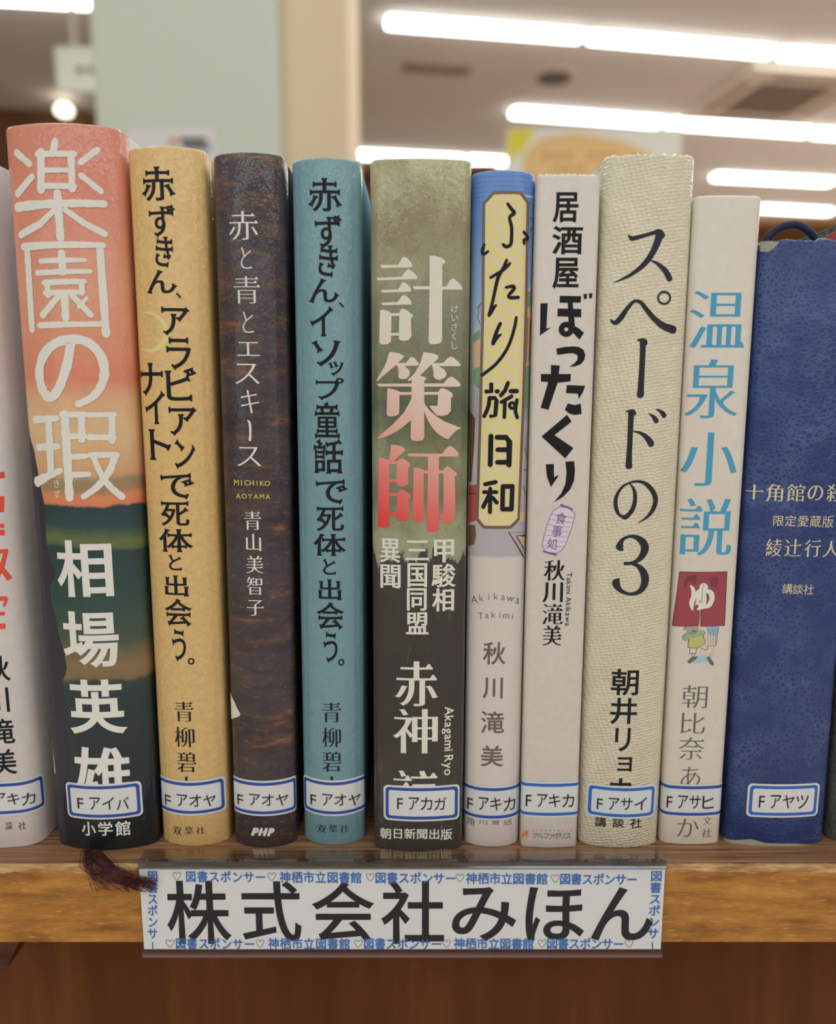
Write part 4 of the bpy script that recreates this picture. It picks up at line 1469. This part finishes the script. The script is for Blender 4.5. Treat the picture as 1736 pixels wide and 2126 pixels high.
b.strokes(p, K, [(1.2, [(1085, 1738), (1091, 1725), (1094, 1725), (1093, 1738)]), (1.0, [(1084, 1733), (1097, 1730)])], smooth=False)
b.emit('shield_lines', p, smat('shield_dark', (170, 70, 60), 0.5), 7e-5)
p = Print()
b.cells(p, 'アルファポリス', 1111, 1735, 1180, 1735, 15.5, 'sans')
b.cells(p, 'ALPHAPOLIS', 1107, 1724, 1186, 1724, 4.0, 'bold')
b.emit('publisher_lettering', p, GREY_INK)
b.call_label(1092, 1191.6, 1623, 1697, 'F アキカ', 1648, 1675, BLUE2, tint=(190, 193, 192))

# ================================================================== BOOK 8: thick cream cloth
n = NT('cream_cloth_jacket')
w1 = n.n('ShaderNodeTexVoronoi', {'Vector': n.mapping((1, 0.4, 1.5), (0, math.radians(12), 0)), 'Scale': 780.0, 'Randomness': 0.35}).outputs[0]
n1 = n.noise(160, 3)
c_ = n.ramp(n1, [(0.3, alb((188, 182, 160))), (0.7, alb((198, 192, 170)))])
h = n.math('ADD', n.math('MULTIPLY', w1, 0.9), n.math('MULTIPLY', n.noise(1400, 2), 0.25))
n.bump(h, 0.6, 0.0007)
CLOTH = n.fin(c_, 0.5, 0.3, 0.7, 0.12)
b = Book('thick cream cloth book with a large blue black title ending in 3', 1200, 1365, 1761, 1257, 1443, 322, 0.0016, CLOTH, r=0.0026, worn=0.0007)
S1, S2 = Crop(1240, 450, 5.315), Crop(1240, 830, 4.945)
p = Print()
b.strokes(p, S1, [[(346, 205, 14), (372, 232, 44), (400, 240, 50), (520, 208, 42), (620, 178, 42), (672, 168, 62)], [(655, 165, 40), (690, 182, 80), (715, 205, 66)],
                  [(690, 190, 88), (668, 270, 78), (620, 380, 68), (560, 475, 62), (480, 560, 52), (370, 640, 38), (260, 697, 22), (178, 728, 5)],
                  [(588, 482, 12), (650, 508, 30), (710, 555, 48), (760, 610, 60), (797, 680, 64)],
                  [(147, 1133, 10), (172, 1160, 36), (210, 1166, 56), (265, 1110, 60), (330, 1015, 48), (395, 942, 36), (435, 930, 34), (485, 950, 42), (545, 1025, 50), (630, 1125, 58), (730, 1205, 70), (836, 1245, 76)],
                  [(445, 1362, 12), (480, 1362, 40), (520, 1375, 60), (530, 1395, 50)], [(505, 1375, 66), (502, 1500, 62), (492, 1700, 62), (482, 1880, 68), (477, 1962, 78)]])
b.circle(p, S1, 738, 895, 66, 22)
b.strokes(p, S2, [[(295, 122, 8), (330, 115, 28), (365, 125, 52), (385, 142, 34)], [(350, 130, 62), (345, 220, 58), (335, 450, 54), (326, 620, 62), (326, 678, 72)],
                  [(368, 324, 10), (430, 336, 26), (490, 370, 46), (535, 420, 62), (552, 450, 66)], [(525, 144, 6), (562, 162, 26), (590, 190, 44), (605, 214, 52)], [(600, 96, 6), (640, 112, 26), (670, 138, 42), (686, 160, 48)],
                  [(335, 862, 12), (370, 905, 26), (388, 970, 38), (386, 1050, 42), (362, 1125, 46), (322, 1180, 46), (285, 1205, 50), (240, 1190, 28), (208, 1150, 38), (190, 1080, 42), (193, 1010, 38), (220, 945, 30), (270, 885, 24), (340, 850, 22), (410, 838, 24), (480, 852, 34), (545, 905, 46), (590, 980, 48), (597, 1050, 48), (570, 1130, 42), (510, 1205, 26), (418, 1266, 4)],
                  [(250, 1535, 40), (234, 1512, 84), (240, 1470, 54), (275, 1425, 34), (340, 1402, 30), (410, 1415, 52), (470, 1465, 74), (490, 1525, 80), (462, 1600, 66), (405, 1655, 44), (340, 1678, 34), (290, 1680, 40)],
                  [(360, 1685, 26), (420, 1705, 44), (470, 1765, 70), (492, 1840, 78), (478, 1910, 70), (430, 1970, 50), (350, 1994, 32), (270, 1975, 38), (215, 1930, 60), (196, 1880, 86), (215, 1850, 40)]])
b.emit('title_lettering', p, INKB)
p = Print()
b.chars(p, [('朝', 1269, 1326, 1389, 1444), ('井', 1267, 1323, 1449, 1504), ('リ', 1277, 1309, 1511, 1560), ('ョ', 1282, 1312, 1572, 1602), ('ウ', 1266, 1311, 1616, 1665)], 'bold')
b.emit('author_lettering', p, INK)
p = Print()
b.cells(p, '講談社', 1247, 1706, 1321, 1708, 25, 'bold')
b.emit('publisher_lettering', p, INK)
b.call_label(1239.6, 1342, 1632, 1700, 'F アサイ', 1656, 1681, BLUE2, tilt=math.radians(-1.0), width=0.0208, tint=(186, 192, 196))

# ================================================================== BOOK 9: white with blue title
b = Book('short white book with a light blue title and a small red curtain drawing', 1369, 1494, 1754, 1442, 1580, 409, 0.0006, jacket('white_satin_jacket', (195, 188, 178), 0.010, 0.12, 0.55), r=0.0020)
SKY = smat('sky_blue_ink', (66, 142, 178), 0.5, 0.35, 0.3)
p = Print()
b.chars(p, [('温', 1431, 1548, 604, 722), ('泉', 1423, 1536, 746, 868), ('小', 1414, 1531, 898, 1009), ('説', 1410, 1521, 1035, 1153)], 'mincho')
b.emit('title_lettering', p, SKY)
N1 = Crop(1380, 1170, 9.246)


def art(name, rgb, polys, lift, parent=None):
    p = Print()
    for pg in polys: p.fill([[b.uv(*N1.p(*q)) for q in pg]])
    return b.emit(name, p, smat(name+'_ink', rgb, 0.5, 0.35, 0.3), lift, parent)


cur = art('printed_curtain', (140, 62, 72), [[(290, 155), (1195, 155), (1150, 1190), (690, 1205), (725, 520), (650, 1190), (155, 1190), (240, 560)]], 3e-5)
cur['label'] = 'drawing of a red curtain with a white character, legs showing below'
art('curtain_shade', (112, 52, 66), [[(360, 460), (420, 250), (520, 220), (620, 220), (610, 360), (560, 420), (540, 350), (460, 340), (400, 450)], [(885, 270), (930, 240), (1030, 260), (1040, 350), (1000, 450), (900, 450), (870, 340)]], 5e-5, cur)
p = Print()
b.strokes(p, N1, [[(495, 425, 30), (545, 490, 70), (555, 620, 90), (520, 760, 95), (530, 880, 40)], [(540, 760, 30), (590, 640, 60), (660, 530, 80), (760, 500, 60)], [(590, 800, 10), (640, 700, 70), (690, 560, 90), (735, 420, 100), (790, 450, 90)],
                  [(800, 520, 80), (890, 570, 100), (905, 680, 100), (850, 800, 90), (770, 830, 70)], [(730, 480, 90), (745, 650, 120), (730, 800, 110), (650, 870, 60)], [(640, 760, 60), (680, 790, 80), (720, 840, 80)]])
b.emit('curtain_character', p, smat('curtain_white', (208, 202, 192), 0.5), 7e-5, cur)
p = Print()
b.strokes(p, N1, [(10, [(290, 155), (1195, 155), (1150, 1190), (690, 1205)]), (10, [(290, 155), (240, 560), (155, 1190), (650, 1190), (700, 900), (728, 460)]), (10, [(690, 1205), (728, 460)])], smooth=False)
b.emit('curtain_outline', p, smat('curtain_line', (84, 50, 56), 0.5), 9e-5, cur)
p = Print()
fig = art('printed_figures', (196, 178, 160), [[(400, 1205), (650, 1205), (630, 1290), (560, 1340), (470, 1330), (410, 1280)], [(690, 1650), (730, 1640), (735, 1740), (680, 1735)], [(760, 1690), (820, 1680), (830, 1760), (790, 1790), (760, 1750)],
                                              [(895, 1600), (965, 1600), (990, 1740), (960, 1780), (910, 1740)], [(300, 1480), (360, 1450), (330, 1550), (265, 1540)], [(780, 1390), (870, 1450), (800, 1480), (740, 1410)]], 3e-5)
art('figure_shirt', (138, 160, 122), [[(430, 1330), (560, 1345), (690, 1260), (785, 1310), (740, 1390), (470, 1440), (390, 1480), (330, 1410)]], 4e-5, fig)
art('figure_shirt_front', (176, 172, 108), [[(470, 1435), (740, 1385), (785, 1530), (640, 1620), (445, 1610)]], 5e-5, fig)
art('figure_robe', (128, 168, 186), [[(790, 1210), (1035, 1205), (1010, 1400), (850, 1360)]], 4e-5, fig)
art('figure_face', (140, 150, 146), [[(420, 1205), (640, 1205), (620, 1290), (560, 1335), (480, 1320), (430, 1280)]], 6e-5, fig)
art('figure_shoes', (84, 96, 92), [[(440, 1870), (520, 1790), (650, 1780), (590, 1850), (480, 1920), (440, 1900)], [(805, 1790), (860, 1785), (950, 1920), (930, 1965), (870, 1930), (830, 1860)]], 5e-5, fig)
art('figure_shadow', (148, 178, 192), [[(600, 1850), (700, 1760), (800, 1800), (820, 1880), (650, 1920), (540, 1910)], [(840, 1740), (900, 1720), (930, 1790), (870, 1790)]], 3.5e-5, fig)
p = Print()
b.strokes(p, N1, [(9, [(490, 1620), (475, 1725), (600, 1725), (615, 1620)]), (9, [(700, 1620), (790, 1660), (825, 1640), (815, 1590)]), (9, [(1035, 1210), (985, 1580), (810, 1580)]),
                  (5, [(830, 1250), (840, 1560)]), (5, [(880, 1250), (890, 1570)]), (5, [(930, 1240), (930, 1570)]), (5, [(980, 1230), (970, 1570)]), (9, [(430, 1330), (330, 1410), (390, 1480), (470, 1440), (445, 1610), (640, 1620), (785, 1530), (740, 1390), (785, 1310)]),
                  (9, [(400, 1205), (420, 1290), (480, 1335), (560, 1340), (630, 1290), (650, 1205)]), (9, [(520, 1740), (530, 1790)]), (9, [(575, 1735), (570, 1790)]), (16, [(400, 1210), (370, 1270)]), (18, [(520, 1310), (560, 1285), (590, 1300)])], smooth=False)
b.emit('figure_lines', p, smat('figure_line', (92, 82, 78), 0.5), 9e-5, fig)
p = Print()
b.chars(p, [('朝', 1416, 1469, 1423, 1470), ('比', 1413, 1464, 1480, 1523), ('奈', 1409, 1462, 1531, 1577), ('あ', 1414, 1454, 1592, 1633), ('か', 1406, 1451, 1699, 1737)], 'minchol')
b.emit('author_lettering', p, GREY_INK)
p = Print()
b.chars(p, [('文', 1460, 1477, 1696, 1712), ('社', 1457, 1477, 1720, 1738)], 'mincho')
b.emit('publisher_lettering', p, GREY_INK)
b.call_label(1384.7, 1482, 1628, 1697, 'F アサヒ', 1651, 1678, BLUE, tint=(188, 188, 190))

# ================================================================== BOOK 10: navy leather
n = NT('navy_leather')
vo = n.n('ShaderNodeTexVoronoi', {'Vector': n.mapping((1, 1, 1)), 'Scale': 760.0}, feature='DISTANCE_TO_EDGE').outputs[0]
cells = n.ramp(vo, [(0.0, (1, 1, 1, 1)), (0.26, (0, 0, 0, 1))])
big = n.noise(34, 3, 0.6, n.mapping((1, 1, 1.6)))
fine = n.noise(330, 4, 0.7, n.mapping((0.6, 1, 1.6)))
sx, sy, sz = n.sep()
c_ = n.ramp(big, [(0.32, alb((20, 42, 92))), (0.55, alb((26, 50, 102))), (0.72, alb((44, 66, 114)))])
c_ = n.mix(n.math('MULTIPLY', cells, n.ramp(n.noise(70, 3, 0.6), [(0.4, (0.05, 0.05, 0.05, 1)), (0.65, (0.42, 0.42, 0.42, 1))])), c_, alb((92, 108, 152)))
h = n.math('ADD', n.math('MULTIPLY', cells, 0.25), n.math('ADD', n.math('MULTIPLY', fine, 0.7), n.math('MULTIPLY', n.noise(55, 3, 0.6, n.mapping((0.35, 1, 1.5), (0, 0.35, 0))), 1.6)))
n.bump(h, 0.42, 0.0007)
n.fin(c_, 0.5, 0.3, 0.6, 0.14)
b = Book('dark blue leather grained book with gold lettering at the right end', 1504, 1708, 1756, 1579, 1806, 501, 0.0012, n.m, r=0.0022, worn=0.0006)
p = Print()
b.chars(p, [('十', 1550, 1585, 1006, 1037), ('角', 1590, 1626, 1005, 1041), ('館', 1633, 1671, 1005, 1041), ('の', 1677, 1709, 1008, 1039), ('殺', 1716, 1753, 1005, 1041)], 'mincho')
b.emit('title_lettering', p, GOLD_INK)
p = Print()
b.cells(p, '限定愛蔵版', 1616, 1081, 1719, 1083, 25, 'sans')
b.emit('edition_lettering', p, GOLD_INK)
p = Print()
b.chars(p, [('綾', 1590, 1624, 1119, 1155), ('辻', 1629, 1664, 1119, 1155), ('行', 1670, 1704, 1121, 1156), ('人', 1708, 1742, 1123, 1156)], 'mincho')
b.emit('author_lettering', p, GOLD_INK)
p = Print()
b.cells(p, '講談社', 1635, 1222, 1679, 1224, 23, 'sans')
b.emit('publisher_lettering', p, GOLD_INK)
b.call_label(1575.7, 1677.7, 1628, 1697, 'F アヤツ', 1650, 1678, BLUE2, tilt=math.radians(-0.6), width=0.0212)
# worn pale patch at head and foot of the spine
p = Print()
p.fill([[b.uv(*q) for q in ((1580, 501), (1604, 501), (1618, 503), (1606, 516), (1596, 523), (1580, 522))]])
WORN = smat('worn_grey', (142, 142, 130), 0.6, 0.3, 0.4)
b.emit('worn_head_patch', p, WORN, 5e-5, label='pale worn corner at the head of the spine')
p = Print()
p.fill([[b.uv(*q) for q in ((1504, 1740), (1528, 1744), (1560, 1742), (1590, 1750), (1640, 1751), (1700, 1752), (1700, 1757), (1600, 1757), (1506, 1750))]])
b.emit('worn_foot_patch', p, WORN, 5e-5, label='pale worn strip along the foot of the spine')


def tube_obj(name, pts, r, mat, parent, inv=None):
    cu = bpy.data.curves.new(name, 'CURVE')
    cu.dimensions = '3D'
    cu.bevel_depth = r
    cu.bevel_resolution = 3
    sp = cu.splines.new('NURBS')
    sp.points.add(len(pts)-1)
    for q, w in zip(sp.points, pts):
        l = inv @ w if inv else w
        q.co = (l.x, l.y, l.z, 1)
    sp.order_u = 3
    sp.use_endpoint_u = True
    sp.resolution_u = 8
    o = bpy.data.objects.new(name, cu)
    COL.objects.link(o)
    o.parent = parent
    cu.materials.append(mat)
    return to_mesh_obj(o)


inv = b.root.matrix_basis.inverted()
yy = b.y0+0.0045
tube_obj('bookmark_cord', [at_y(x, y, yy) for x, y in ((1584, 530), (1588, 500), (1606, 480), (1630, 468), (1655, 466), (1676, 477), (1692, 494), (1700, 510), (1702, 530))], 0.00105, smat('navy_cord', (26, 36, 60), 0.6, 0.3), b.root, inv)
bm = bmesh.new()
Pq = [inv @ at_y(x, y, b.y0+0.006) for x, y in ((1700, 530), (1704, 499), (1722, 487), (1770, 462), (1770, 530))]
prism(bm, Pq, Vector((0, 0.0006, 0)))
bm_obj('red_flyleaf', bm, smat('flyleaf_red', (150, 60, 66), 0.6), b.root)

# ================================================================== BOOK 11: dark cloth, sliver at the right edge
n = NT('dark_green_cloth')
w1 = n.noise(900, 3, 0.6, n.mapping((3, 1, 0.6)))
c_ = n.ramp(w1, [(0.3, alb((44, 48, 46))), (0.7, alb((86, 90, 84)))])
n.bump(w1, 0.4, 0.0005)
n.fin(c_, 0.55, 0.3, 0.2, 0.3)
b = Book('dark grey green cloth book, rightmost and almost wholly outside the frame', 1716, 1850, 1752, 1822, 1975, 430, 0.0010, n.m, r=0.0030)

# ================================================================== SPONSOR STRIP
def plastic(name, tint, F0, F1=0.7):
  n = NT(name)
  tr = n.n('ShaderNodeBsdfTransparent', {0: tint})
  gl = n.n('ShaderNodeBsdfGlossy', {'Color': (1, 1, 1, 1), 'Roughness': 0.06})
  lw = n.n('ShaderNodeLayerWeight')
  fr_ = n.math('MULTIPLY_ADD', n.math('POWER', lw.outputs['Facing'], 4.0), F1, F0)
  nb = n.noise(60, 2, 0.5, n.mapping((0.4, 1, 1)))
  bp_ = n.n('ShaderNodeBump', {'Height': nb, 'Strength': 0.25, 'Distance': 0.0015})
  n.t.links.new(bp_.outputs[0], gl.inputs['Normal'])
  mx = n.n('ShaderNodeMixShader', {0: fr_, 1: tr.outputs[0], 2: gl.outputs[0]})
  n.t.links.new(mx.outputs[0], n.out.inputs[0])
  return n.m


CLEAR = plastic('clear_plastic', (0.985, 0.985, 0.99, 1), 0.008, 0.35)
FLAP = plastic('dull_plastic', (0.86, 0.85, 0.84, 1), 0.10)
BENDP = plastic('bent_plastic', (0.58, 0.60, 0.64, 1), 0.10)  # dark reflection along the bend is put into the tint

YS = YF-0.0022                            # outer face of the sleeve
zt = 0.0014                               # top of the flap on the shelf


def fy(x, y): return at_y(x, y, YS)


TL, TR, BR, BL = fy(290, 1800), fy(1384, 1801), fy(1376, 1980), fy(291, 1980)
strip = empty('shelf_sponsor_strip', ((BL.x+BR.x)/2, YS, 0))
tag(strip, 'clear plastic strip with a white paper sign hooked over the shelf edge', 'shelf label')
x0, x1 = BL.x-strip.location.x, BR.x-strip.location.x
x0 = (TL.x+BL.x)/2-strip.location.x
x1 = (TR.x+BR.x)/2-strip.location.x
zb = BL.z
# profile in (y, z), y relative to YS: from the flap's rear end over the edge to the lower lip
ybk = at_z(800, 1766, zt).y-YS
zp = fy(800, 1803).z                      # top of the paper
zf = max(0.0006, zp+0.0010)
prof = [(ybk, zf), (0.0045, zf), (0.0022, zf), (0.0012, zf-0.0001), (0.0004, zf-0.0005), (0.0, zp), (0.0, zb*0.5), (0.0, zb)]
th = 0.0005
bm = bmesh.new()
sec = []
for i, (y, z) in enumerate(prof):
    a, c = prof[max(0, i-1)], prof[min(len(prof)-1, i+1)]
    ty, tz = c[0]-a[0], c[1]-a[1]
    L = math.hypot(ty, tz)
    ny, nz = tz/L, -ty/L              # outward (front / up)
    sec.append(((y, z), (y+ny*th, z+nz*th)))
bm.free()


def sleeve(name, k0, k1, mat):
    bm = bmesh.new()
    rows_ = [[[bm.verts.new((x, q[0], q[1])) for q in sec[k]] for k in range(k0, k1+1)] for x in (x0, x1)]
    m = k1-k0+1
    for k in range(m-1):
        for j in (0, 1):
            bm.faces.new([rows_[0][k][j], rows_[1][k][j], rows_[1][k+1][j], rows_[0][k+1][j]])
    for r_ in rows_:
        for k in range(m-1): bm.faces.new([r_[k][0], r_[k][1], r_[k+1][1], r_[k+1][0]])
    for k in (0, m-1): bm.faces.new([rows_[0][k][0], rows_[0][k][1], rows_[1][k][1], rows_[1][k][0]])
    bm_obj(name, bm, mat, strip, smooth=False)


sleeve('top_flap', 0, 2, FLAP)
sleeve('bent_edge', 2, 5, BENDP)
sleeve('clear_front', 5, len(sec)-1, CLEAR)
# paper insert just behind the clear face
n = NT('sign_paper')
PAPER = n.fin(alb((200, 204, 216)), 0.35, 0.5, 0.5, 0.12)
yp = 0.0003
bm = bmesh.new()
add_box(bm, (x0+0.0004, yp, zb+0.0012), (x1-0.0004, yp+0.0003, zp-0.0001))
bm_obj('paper_insert', bm, PAPER, strip)
box_obj('lower_lip', (x0, -0.0004, zb-0.0010), (x1, 0.0012, zb-0.00002), smat('lip_grey', (96, 70, 66), 0.2, 0.5, 0.6), strip)


class Flat:
    """print on the strip's paper"""
    def __init__(s): s.y = YS+yp-0.0001
    def uv(s, px, py):
        p = at_y(px, py, s.y)
        return p.x-strip.location.x, p.z


F = Flat()


def fput(p, ch, xa, xb, ya, yb, style, ink=True):
    u0, v1 = F.uv(xa, ya)
    u1, v0 = F.uv(xb, yb)
    p.put(ch, u0, u1, v0, v1, style, 0, ink)


def femit(name, p, mat, lift):
    bm = p.bend(lambda u, v, k: (u, yp-lift-k, v), [])
    return bm_obj(name, bm, mat, strip)


STRIPBLUE = smat('strip_blue', (44, 98, 166), 0.5, 0.3)
p = Print()
for ch, a, c, d, e in (('株', 342, 482, 1829, 1960), ('式', 500, 627, 1830, 1955), ('会', 646, 778, 1831, 1955), ('社', 791, 922, 1829, 1960), ('み', 939, 1071, 1842, 1953), ('ほ', 1093, 1212, 1842, 1953), ('ん', 1231, 1354, 1842, 1953)):
    fput(p, ch, a, c, d, e, 'bold')
femit('company_lettering', p, INK, 0.00006)
p = Print()
hp = Print()


def heart(x, y):
    pts = [(0, 8), (-7, 0), (-8, -5), (-4, -8), (0, -4), (4, -8), (8, -5), (7, 0)]
    q = [F.uv(x+a, y+c) + (0.00016,) for a, c in pts]
    hp.ribbon(q, False, True, True)


def run(text, xa, xb, ya, yb):
    n_ = len(text)
    w = (xb-xa)/n_
    for i, ch in enumerate(text):
        x = xa+w*i
        y = ya+(yb-ya)*i/max(1, n_-1)
        fput(p, ch, x, x+w, y-12.5, y+12.5, 'bold', ink=False)


top = [(384, 553), (778, 948), (1162, 1324)]
lib = [(580, 752), (967, 1138)]
ty = lambda x: 1820+(x-360)*0.0062
for a, c in top: run('図書スポンサー', a, c, ty(a), ty(c))
for a, c in lib: run('神栖市立図書館', a, c, ty(a), ty(c))
for x in (367, 564, 769, 955, 1153): heart(x, ty(x)-1)
by = 1959
for a, c in ((363, 530), (754, 918), (1135, 1296)): run('図書スポンサー', a, c, by, by+1)
for a, c in ((556, 728), (942, 1109)): run('神栖市立図書館', a, c, by, by+1)
for x in (353, 540, 744, 927, 1126, 1306): heart(x, by)
for i, ch in enumerate('図書スポンサー'):
    for xa, xb in ((317, 317), (1363, 1355)):
        x = xa+(xb-xa)*i/6
        y = 1819+i*23.8
        if ch == 'ー':
            p.ribbon([F.uv(x, y-6)+(0.00030,), F.uv(x, y+10)+(0.00030,)], False, False, False)
        else:
            fput(p, ch, x-12, x+12, y-12, y+12, 'bold', ink=False)
femit('border_lettering', p, STRIPBLUE, 0.00012)
femit('heart_marks', hp, smat('heart_grey', (110, 112, 122), 0.5), 0.00010)

bpy.data.objects.remove(_fo)
